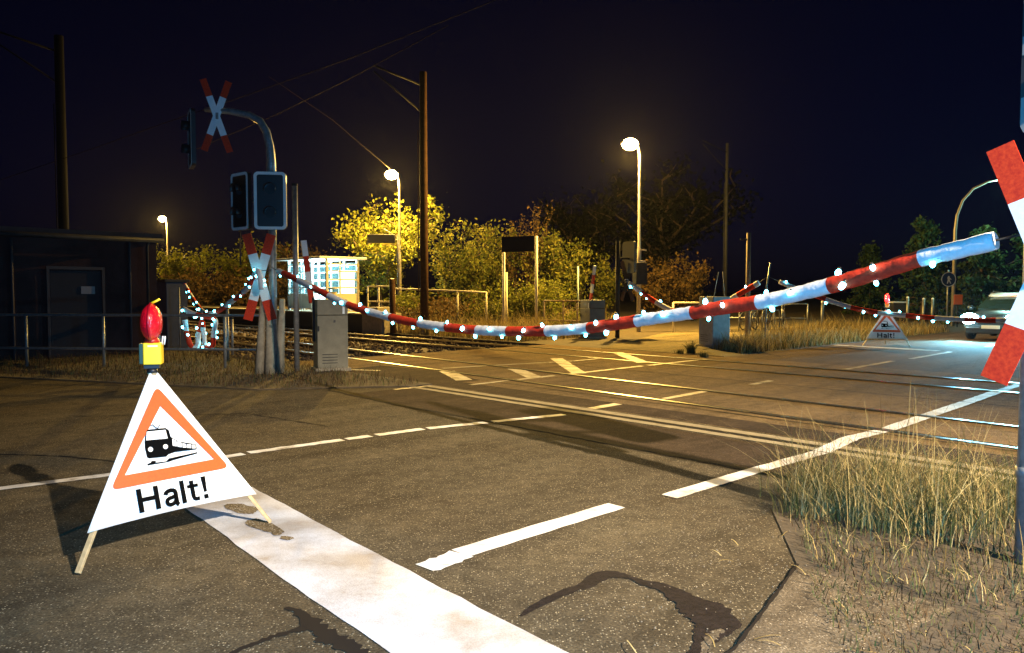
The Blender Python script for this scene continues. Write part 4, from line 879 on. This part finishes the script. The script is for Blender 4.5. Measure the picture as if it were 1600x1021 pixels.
b = MB(); b.obox((0, 0, 1.06), (.33, 0, 0), (0, .35, 0), (0, 0, .035)); b.build('lid', mat('lid_grey', (.4, .42, .45), .5), t, bevel=.01)
# cycle racks and cycles
yy = 31.0
rk = [railing('far metal railing behind the bicycles', [(xy(1108, 33.5), 33.5, 0), (xy(1165, 33), 33, 0), (xy(1222, 32.6), 32.6, 0), (xy(1262, 32.3), 32.3, 0)], (.45, 1.05), m=M_GALV, r=.03)]
railing('pale hooped rail left of the right barrier cabinet', [(xy(1052, 29.5), 29.5, 0), (xy(1098, 29.2), 29.2, 0)], (1.15,), r=.035)
t0 = None
for i, px in enumerate((1160, 1178, 1196, 1214)):
    if t0 is None:
        t = thing('bicycle_stand', '', 'bicycle stand', (0, 0, 0), R(55), 'hoop stands for bicycles'); t0 = t
        b = MB(); b.tube([(-.38, 0, 0), (-.38, 0, .7), (-.32, 0, .79), (-.24, 0, .82), (.24, 0, .82), (.32, 0, .79), (.38, 0, .7), (.38, 0, 0)], .024, 8); b.build('hoop', M_GALV, t)
        b = MB(); b.tube([(-.38, 0, .4), (.38, 0, .4)], .015, 6); b.build('cross_bar', M_GALV, t)
    else: t = copy_tree(t0)
    t['label'] = ('bicycle stand', 'second bicycle stand', 'third bicycle stand', 'fourth bicycle stand')[i] + ' counted rightward from the wooden post, in the dim row'; t.location = (xy(px, yy), yy, 0)
def bicycle(label, loc, rz, first=[None]):
    if first[0]:
        return copy_tree(first[0], label, loc, rz)
    t = thing('bicycle', label, 'bicycle', loc, rz, 'parked bicycles'); first[0] = t; FR = mat('bike_frame', (.16, .13, .11), .35, metal=.5)
    for x in (-.52, .52):
        b = MB(); pts = [(x + .33 * math.cos(k * math.pi / 12), 0, .35 + .33 * math.sin(k * math.pi / 12)) for k in range(25)]; b.tube(pts, .017, 6, False); w = b.build('wheel', M_BLACK, t)
        b = MB(); b.tube([(x + .305 * math.cos(k * math.pi / 12), 0, .35 + .305 * math.sin(k * math.pi / 12)) for k in range(25)], .010, 5, False)
        for k in range(8): b.tube([(x, 0, .35), (x + .3 * math.cos(k * math.pi / 4), 0, .35 + .3 * math.sin(k * math.pi / 4))], .003, 3)
        b.build('rim', M_GALV, w)
        b = MB(); b.tube([(x + .37 * math.cos(a), 0, .35 + .37 * math.sin(a)) for a in [R(20 + 15 * k) for k in range(11)]], .018, 5); b.build('mudguard', M_GALV, w)
    b = MB()
    for a, c in (((-.52, .35), (-.1, .3)), ((-.1, .3), (-.25, .85)), ((-.52, .35), (-.22, .75)), ((-.1, .3), (.36, .75)), ((-.23, .78), (.34, .85)), ((.33, .95), (.52, .35))): b.tube([(a[0], 0, a[1]), (c[0], 0, c[1])], .018, 6)
    b.build('frame', FR, t)
    b = MB(); b.tube([(.22, -.28, 1.05), (.33, -.1, 1.02), (.33, .1, 1.02), (.22, .28, 1.05)], .013, 6); b.tube([(.33, 0, .95), (.33, 0, 1.03)], .014, 6); b.build('handlebar', M_GALV, t)
    b = MB(); b.ball((-.27, 0, .92), .12, 8, 0, (1.1, .6, .35)); b.build('saddle', M_BLACK, t)
    return t
for i, (px, dy) in enumerate(((1170, .3), (1187, .3), (1206, .3), (1226, .4))):
    bicycle('bicycle parked ' + ('nearest the wooden post, leftmost of the dim row', 'second of the dim row from the wooden post', 'third of the dim row from the wooden post', 'at the end of the dim row, farthest from the wooden post')[i], (xy(px, 31.4) + .1, 31.4 + dy, 0), R(48 + 6 * i))

# ================================================================ plants
def np_mesh(name, verts, faces4, m, parent=None):
    me = bpy.data.meshes.new(name); V = np.asarray(verts, np.float32).reshape(-1, 3); Fc = np.asarray(faces4, np.int32).reshape(-1, 4)
    me.vertices.add(len(V)); me.vertices.foreach_set('co', V.ravel()); me.loops.add(Fc.size); me.loops.foreach_set('vertex_index', Fc.ravel())
    me.polygons.add(len(Fc)); me.polygons.foreach_set('loop_start', np.arange(0, Fc.size, 4, dtype=np.int32)); me.update(calc_edges=True); me.validate()
    me.materials.append(m); ob = bpy.data.objects.new(name, me); col.objects.link(ob)
    if parent is not None: ob.parent = parent
    return ob
def leaves(P, size, flat=.0):
    """one bent diamond leaf at each point"""
    n = len(P); d = RNG.normal(size=(n, 3)); d /= np.linalg.norm(d, axis=1)[:, None]; e = RNG.normal(size=(n, 3)); e = np.cross(d, e); e /= np.linalg.norm(e, axis=1)[:, None]
    s = size * RNG.uniform(.55, 1.3, n)[:, None]
    V = np.stack([P - d * s * .6, P + e * s * .32, P + d * s * .6, P - e * s * .32], 1)
    return V.reshape(-1, 3), np.arange(4 * n).reshape(-1, 4)
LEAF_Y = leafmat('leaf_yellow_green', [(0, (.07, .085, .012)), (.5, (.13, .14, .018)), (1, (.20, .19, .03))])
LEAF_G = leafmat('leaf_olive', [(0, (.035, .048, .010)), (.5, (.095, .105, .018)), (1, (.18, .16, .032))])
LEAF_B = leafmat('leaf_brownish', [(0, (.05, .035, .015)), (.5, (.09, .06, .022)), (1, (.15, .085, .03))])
LEAF_F = leafmat('leaf_darkened', [(0, (.003, .005, .003)), (.5, (.007, .009, .005)), (1, (.013, .014, .007))])  # leaf colour darkened to sink the faint trees into the night
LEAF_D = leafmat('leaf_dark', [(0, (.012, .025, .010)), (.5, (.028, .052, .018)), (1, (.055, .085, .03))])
M_BARK = mat('bark', (.09, .06, .035), .9, var=.4, vscale=14)
def plant(name, label, cat, loc, h, w, m, n_leaf, size, kind='shrub', stems=9, group=None, seed=0, lean=0.0, low=.15):
    global RNG
    rr = random.Random(seed * 31 + 5); RNG = np.random.default_rng(seed + 11)
    t = thing(name, label, cat, loc, 0, group); b = MB(); pts = []; wts = []
    def grow(p, d, ln, r, depth):
        segs = 5; path = [p]; q = Vector(p); dd = Vector(d)
        for i in range(segs):
            dd = (dd + Vector((rr.gauss(0, .14), rr.gauss(0, .14), rr.gauss(.05, .08)))).normalized(); q = q + dd * ln / segs; path.append(q.copy())
        b.tube(path, [max(.004, r * (1 - .8 * i / segs)) for i in range(segs + 1)], 5)
        for i in range(1, segs + 1):
            for _ in range(2): pts.append(path[i].lerp(path[i - 1], rr.random())); wts.append((.35 if depth == 0 and i < 3 else 1.0) * ln)
        if depth < 2:
            for k in range(4 if depth == 0 else 3):
                i = rr.randint(1 if depth else 2, segs); a = rr.uniform(0, 6.28); up = rr.uniform(.25, 1.0)
                grow(path[i], (Vector((math.cos(a), math.sin(a), up))).normalized(), ln * rr.uniform(.30, .52), r * .45, depth + 1)
    if kind == 'tree':
        grow(Vector((0, 0, 0)), Vector((lean, 0, 1)), h * .55, max(.06, h * .022), 0)
        for k in range(stems):
            a = 6.283 * k / stems + rr.uniform(-.3, .3); z = h * rr.uniform(.22, .55)
            grow(Vector((lean * z, 0, z)), Vector((math.cos(a) * w / h * 1.2, math.sin(a) * w / h * 1.2, rr.uniform(.35, 1.0))).normalized(), h * rr.uniform(.30, .48), h * .011, 1)
    else:
        for k in range(stems):
            a = rr.uniform(0, 6.28); rad = w * .18 * rr.random(); sp = rr.uniform(.1, .55) * w / h
            hh = h * rr.uniform(.60, .92)
            grow(Vector((math.cos(a) * rad, math.sin(a) * rad, 0)), Vector((math.cos(a) * sp, math.sin(a) * sp, 1)).normalized(), hh * .85, max(.012, h * .006), 0)
    P0 = np.array([tuple(p) for p in pts]); w_ = np.array(wts); z0 = P0[:, 2] > low * h * .6; P0 = P0[z0]; w_ = w_[z0]; w_ /= w_.sum()
    mx = np.abs(P0[:, :2]).max(); kx = (w / 2) / np.percentile(np.abs(P0[:, :2]), 96); 
    idx = RNG.choice(len(P0), n_leaf, p=w_); cl = RNG.uniform(.4, 1.6, len(P0))
    P = P0[idx] + RNG.normal(size=(n_leaf, 3)) * (size * 1.15 * cl[idx][:, None])
    P[:, 2] = np.maximum(P[:, 2], .05)
    kz = h / np.percentile(P[:, 2], 99.6)
    sc3 = np.array([kx, kx, kz]); P *= sc3
    b.v = [(x * kx, y * kx, z * kz) for x, y, z in b.v]
    V, F_ = leaves(P, size)
    b.build('trunk' if kind == 'tree' else 'stem', M_BARK, t); np_mesh('crown' if kind == 'tree' else 'foliage', V, F_, m, t)
    return t
def veg(px, Y, ytop, wpx, m, n, size, label, kind='shrub', stems=9, seed=0, base=0.0, name=None, cat=None, group='shrubs along the far side', low=.15):
    h = CAM_H + (455 - ytop) * Y / FPX - base
    return plant(name or ('leafy_tree' if kind == 'tree' else 'shrub'), label, cat or ('tree' if kind == 'tree' else 'shrub'), (xy(px, Y), Y, base), h, wpx * Y / FPX, m, n, size, kind, stems, group, seed, low=low)
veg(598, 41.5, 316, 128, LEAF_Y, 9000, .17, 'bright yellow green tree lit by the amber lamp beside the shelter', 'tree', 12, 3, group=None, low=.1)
veg(715, 37, 345, 84, LEAF_G, 4200, .15, 'leafy shrub with two tall shoots just right of the brown mast', seed=5, stems=8)
veg(765, 39, 352, 100, LEAF_G, 5000, .15, 'broad shrub directly behind the station name board', seed=7, stems=11)
veg(822, 38, 322, 64, LEAF_B, 1700, .12, 'sparse tall twiggy shrub rising above the station name board', seed=9, stems=9)
veg(884, 37.5, 362, 92, LEAF_G, 4600, .15, 'rounded shrub right of the station name board', seed=12, stems=10)
veg(690, 31, 462, 120, LEAF_B, 3800, .11, 'low weedy bush under the long handrail', seed=14, stems=16, low=.02)
veg(760, 30.5, 458, 90, LEAF_G, 3200, .11, 'low green bush at the feet of the name board', seed=15, stems=14, low=.02)
veg(838, 31, 436, 96, LEAF_Y, 3600, .12, 'low yellow green bush right of the name board posts', seed=16, stems=14, low=.02)
veg(640, 32.5, 452, 60, LEAF_Y, 2400, .12, 'low yellowish bush beside the short handrail', seed=17, stems=12, low=.02)
veg(888, 28.3, 482, 50, LEAF_Y, 1500, .09, 'small yellow herb clump at the low weathered handrail', seed=18, stems=12, low=.02)
veg(1030, 40, 402, 72, LEAF_B, 3000, .15, 'dim brown shrub right of the tall amber lamp', seed=21, stems=9)
veg(1082, 41, 398, 80, LEAF_B, 3400, .15, 'dim shrub behind the hooped rail', seed=22, stems=9)
veg(940, 42, 400, 56, LEAF_G, 2400, .15, 'dark shrub behind the upright arm stub', seed=23, stems=8)
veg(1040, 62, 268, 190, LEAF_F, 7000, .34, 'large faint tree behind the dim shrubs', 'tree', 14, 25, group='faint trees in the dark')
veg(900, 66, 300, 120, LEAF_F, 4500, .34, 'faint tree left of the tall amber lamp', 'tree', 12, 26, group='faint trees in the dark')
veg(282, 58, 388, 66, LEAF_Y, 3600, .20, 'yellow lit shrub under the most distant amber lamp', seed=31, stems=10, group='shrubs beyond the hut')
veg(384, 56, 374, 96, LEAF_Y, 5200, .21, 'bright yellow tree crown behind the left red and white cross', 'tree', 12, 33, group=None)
veg(328, 50, 415, 110, LEAF_B, 4200, .20, 'brown thicket between the dark box and the cross', seed=35, stems=14, group='shrubs beyond the hut', low=.02)
veg(402, 47, 428, 90, LEAF_B, 3600, .19, 'brown thicket directly behind the left cross', seed=36, stems=12, group='shrubs beyond the hut', low=.02)
veg(470, 50, 380, 80, LEAF_B, 3000, .19, 'dim brown tree behind the shelter roof', 'tree', 9, 37, group=None)
def conifer(px, Y, ytop, wpx, label, seed):
    rr = random.Random(seed); h = CAM_H + (455 - ytop) * Y / FPX; w = wpx * Y / FPX
    t = thing('conifer_tree', label, 'tree', (xy(px, Y), Y, 0), 0, 'dark trees at the far right'); b = MB(); b.tube([(0, 0, 0), (0, 0, h * .96)], [h * .03, .02], 7); pts = []
    nb = 46
    for k in range(nb):
        f = .14 + .84 * k / nb; z = h * f; a = rr.uniform(0, 6.28); ln = w / 2 * (1.08 - f) * rr.uniform(.6, 1.2) + .15
        path = [Vector((math.cos(a) * ln * q, math.sin(a) * ln * q, z + ln * (.12 * q - .38 * q * q))) for q in (0, .33, .66, 1)]
        b.tube(path, [.035, .025, .015, .006], 4)
        for _ in range(95): q = rr.random() ** .6; p = path[0].lerp(path[-1], q); pts.append((p.x + rr.gauss(0, .16), p.y + rr.gauss(0, .16), p.z + rr.gauss(-.08, .13)))
    b.build('trunk', M_BARK, t); global RNG; RNG = np.random.default_rng(seed); V, F_ = leaves(np.array(pts), .20); np_mesh('crown', V, F_, LEAF_D, t)
conifer(1442, 40, 338, 96, 'drooping dark conifer behind the small Halt sign', 41)
conifer(1532, 37, 352, 120, 'dark conifer with a lit bough behind the car', 42)
conifer(1625, 36, 300, 150, 'tall dark conifer at the right edge behind the bright cross', 43)
conifer(1360, 50, 380, 80, 'smaller faint conifer left of the drooping one', 44)
# ---------------------------------------------------------------- grass
def grass(name, pts, h, w, m, lean=.5, segs=3):
    """curved blades; pts (n,3) base points, h (n,) heights"""
    n = len(pts); P = np.asarray(pts, float); h = np.asarray(h, float); a = RNG.uniform(0, 6.283, n); ln = RNG.uniform(.1, 1, n) * lean
    d = np.stack([np.cos(a), np.sin(a), np.zeros(n)], 1); sd = np.stack([-np.sin(a + RNG.normal(0, .8, n)), np.cos(a), np.zeros(n)], 1); rows_ = []
    for k in range(segs + 1):
        f = k / segs; c = P + d * (ln * h * f ** 2)[:, None] + np.stack([np.zeros(n), np.zeros(n), h * (f - .25 * ln * f * f)], 1); ww = (w * (1 - f * .85))
        rows_.append(c - sd * ww / 2); rows_.append(c + sd * ww / 2)
    V = np.stack(rows_, 1).reshape(-1, 3); m2 = 2 * (segs + 1)
    F_ = np.stack([np.stack([np.arange(n) * m2 + 2 * k, np.arange(n) * m2 + 2 * k + 1, np.arange(n) * m2 + 2 * k + 3, np.arange(n) * m2 + 2 * k + 2], 1) for k in range(segs)], 1).reshape(-1, 4)
    o = np_mesh(name, V, F_, m); o['kind'] = 'stuff'; return o
STRAW = leafmat('grass_straw', [(0, (.12, .085, .03)), (.4, (.28, .20, .075)), (.8, (.42, .33, .14)), (1, (.50, .41, .20))], .2)
GREEN = leafmat('grass_green', [(0, (.03, .045, .014)), (.6, (.075, .085, .028)), (1, (.15, .13, .05))], .2)
STRAW_D = leafmat('grass_dull', [(0, (.03, .018, .010)), (.6, (.075, .045, .022)), (1, (.15, .10, .045))], .15)
def scatter(fun, n): return np.array([fun() for _ in range(n)])
def inpoly(poly):
    xs = [p[0] for p in poly]; ys = [p[1] for p in poly]
    while True:
        x, y = random.uniform(min(xs), max(xs)), random.uniform(min(ys), max(ys)); c = False
        for (x1, y1), (x2, y2) in zip(poly, poly[1:] + poly[:1]):
            if (y1 > y) != (y2 > y) and x < (x2 - x1) * (y - y1) / (y2 - y1) + x1: c = not c
        if c: return x, y
VR = [(-2.0, 4.25), (2.5, 4.25), (2.5, 7.2), (-2.2, 7.2), (-2.5, 6.6), (-2.7, 5.25)]
def g1():
    s_, n_ = inpoly(VR); p = S(s_, n_, .03); return tuple(p)
clumps = [(2.12, 5.35, .16), (2.25, 5.6, .20), (2.5, 5.35, .24), (2.85, 5.55, .26), (3.2, 5.75, .28), (2.65, 4.95, .26), (3.05, 5.15, .28), (3.5, 5.3, .3), (2.35, 5.9, .25), (3.7, 5.9, .35), (3.0, 6.2, .3), (2.45, 5.1, .2)]
def g2():
    cx, cy, r_ = random.choice(clumps); return (random.gauss(cx, r_ * .6), random.gauss(cy, r_ * .6), .03)
p = scatter(g2, 2000); grass('grass_tall', p, RNG.gamma(3.2, .095, len(p)) + .04, .0055, STRAW, 1.25, 5)
p = scatter(g2, 2300); grass('grass_tall', p, RNG.gamma(3.2, .08, len(p)) + .03, .006, GREEN, 1.15, 5)
p = np.array([(random.uniform(2.75, 3.3), random.uniform(5.1, 6.0), .03) for _ in range(26)]); ht = RNG.uniform(.62, 1.0, 26); grass('grass_seed_stems', p, ht, .005, STRAW, .22, 6)
p = scatter(g1, 4000); grass('grass_short', p, RNG.gamma(2.2, .03, len(p)) + .02, .006, STRAW, 1.2, 2)
p = scatter(g1, 7000); grass('grass_short', p, RNG.gamma(2.2, .022, len(p)) + .01, .007, STRAW_D, 1.3, 2)
p = scatter(g1, 4500); grass('grass_short', p, RNG.gamma(2.0, .035, len(p)) + .02, .006, GREEN, 1.1, 2)
PV = [(-1.85, 3.9), (-1.1, 2.9), (1.0, 2.2), (2.5, 2.4), (2.5, 4.3), (-2.0, 4.3)]
p = np.array([tuple(S(*inpoly(PV), .035)) for _ in range(6500)]); grass('grass_short', p, RNG.gamma(1.7, .017, len(p)) + .008, .006, STRAW_D, 1.3, 2)
p = np.array([tuple(S(*inpoly(PV), .035)) for _ in range(4500)]); grass('grass_short', p, RNG.gamma(1.7, .017, len(p)) + .008, .006, GREEN, 1.3, 2)
# long fallen straws lying on the ground
V_, F4 = [], []
for k in range(90):
    c = S(random.uniform(-2.5, .6), random.uniform(2.6, 5.6), .022); a = random.uniform(0, 6.28); ln = random.uniform(.04, .17); d = Vector((math.cos(a), math.sin(a), 0)); q = Vector((-d.y, d.x, 0)); bend = random.uniform(-.25, .25)
    for i in range(4):
        f = i / 3; p_ = c + d * ln * f + q * bend * ln * f * f + Vector((0, 0, .012 * math.sin(3.1 * f))); V_ += [tuple(p_ - q * .0028), tuple(p_ + q * .0028)]
    F4 += [(8 * k + 2 * i, 8 * k + 2 * i + 1, 8 * k + 2 * i + 3, 8 * k + 2 * i + 2) for i in range(3)]
np_mesh('grass_fallen_straw', V_, F4, STRAW)['kind'] = 'stuff'
# front left verge strip
FL = [(-10.5, 7.4), (-10.6, 7.9), (-15.8, 7.9), (-26, 7.5), (-26, 2.0), (-16.8, 2.8), (-14.2, 4.2), (-11.8, 5.5), (-10.9, 6.9)]
p = np.array([tuple(S(*inpoly(FL), .02)) for _ in range(12000)]); grass('grass_verge', p, RNG.gamma(2.4, .035, len(p)) + .02, .010, STRAW_D, 1.0, 2)
p = np.array([tuple(S(*inpoly(FL), .02)) for _ in range(3000)]); grass('grass_verge', p, RNG.gamma(2.4, .04, len(p)) + .02, .010, GREEN, 1.0, 2)
# far verge, between track and shrubs, and right of the footpath
FV = [(-17.4, 16.7), (-25.8, 16.7), (-26, 25), (-20.5, 25), (-17.6, 21)]
p = np.array([tuple(S(*inpoly(FV), 0)) for _ in range(11000)]); grass('grass_verge', p, RNG.gamma(4, .105, len(p)) + .06, .022, STRAW, .7, 2)
p = np.array([tuple(S(*inpoly(FV), 0)) for _ in range(4000)]); grass('grass_verge', p, RNG.gamma(4, .07, len(p)) + .05, .020, GREEN, .7, 2)
FR_ = [(-10.15, 17.6), (-11.5, 18.4), (-13.0, 24), (-15, 33), (-10.1, 33)]
p = np.array([tuple(S(*inpoly(FR_), 0)) for _ in range(11000)]); grass('grass_verge', p, RNG.gamma(4, .065, len(p)) + .05, .020, STRAW, .8, 2)
p = np.array([tuple(S(*inpoly(FR_), 0)) for _ in range(3500)]); grass('grass_verge', p, RNG.gamma(4, .055, len(p)) + .05, .020, GREEN, .8, 2)
# weeds growing at the footpath edge
for i, (px, py, h, n, lb) in enumerate(((1062, 553, .16, 60, 'smallest weed tuft on the sandy path edge, leftmost'), (1080, 552, .40, 150, 'tallest weed tuft on the sandy path edge'), (1100, 558, .18, 70, 'low weed tuft near the right cabinet foot'))):
    o = G(px, py, .01); P = np.array([(random.gauss(0, .05), random.gauss(0, .05), 0) for _ in range(n)])
    ob = grass('weed_tuft', P, RNG.uniform(.4, 1, n) * h, .02, GREEN, 1.0, 3); ob['kind'] = 'thing'; ob.location = o; tag(ob, lb, 'weed', 'weed tufts on the path edge')
# ---------------------------------------------------------------- thin haze volume added for a bloom-like glow round the lamps
hz_ = MB(); hz_.box((0, 30, 7), (180, 150, 17)); hzo = hz_.build('bloom_haze', bpy.data.materials.new('bloom_air')); hzo['kind'] = 'stuff'
m_ = hzo.data.materials[0]; m_.use_nodes = True; t_ = m_.node_tree; t_.nodes.clear()
pv = t_.nodes.new('ShaderNodeVolumePrincipled'); pv.inputs['Color'].default_value = (.9, .92, .95, 1); pv.inputs['Density'].default_value = HAZE; pv.inputs['Anisotropy'].default_value = .75
ou = t_.nodes.new('ShaderNodeOutputMaterial'); t_.links.new(pv.outputs[0], ou.inputs['Volume'])
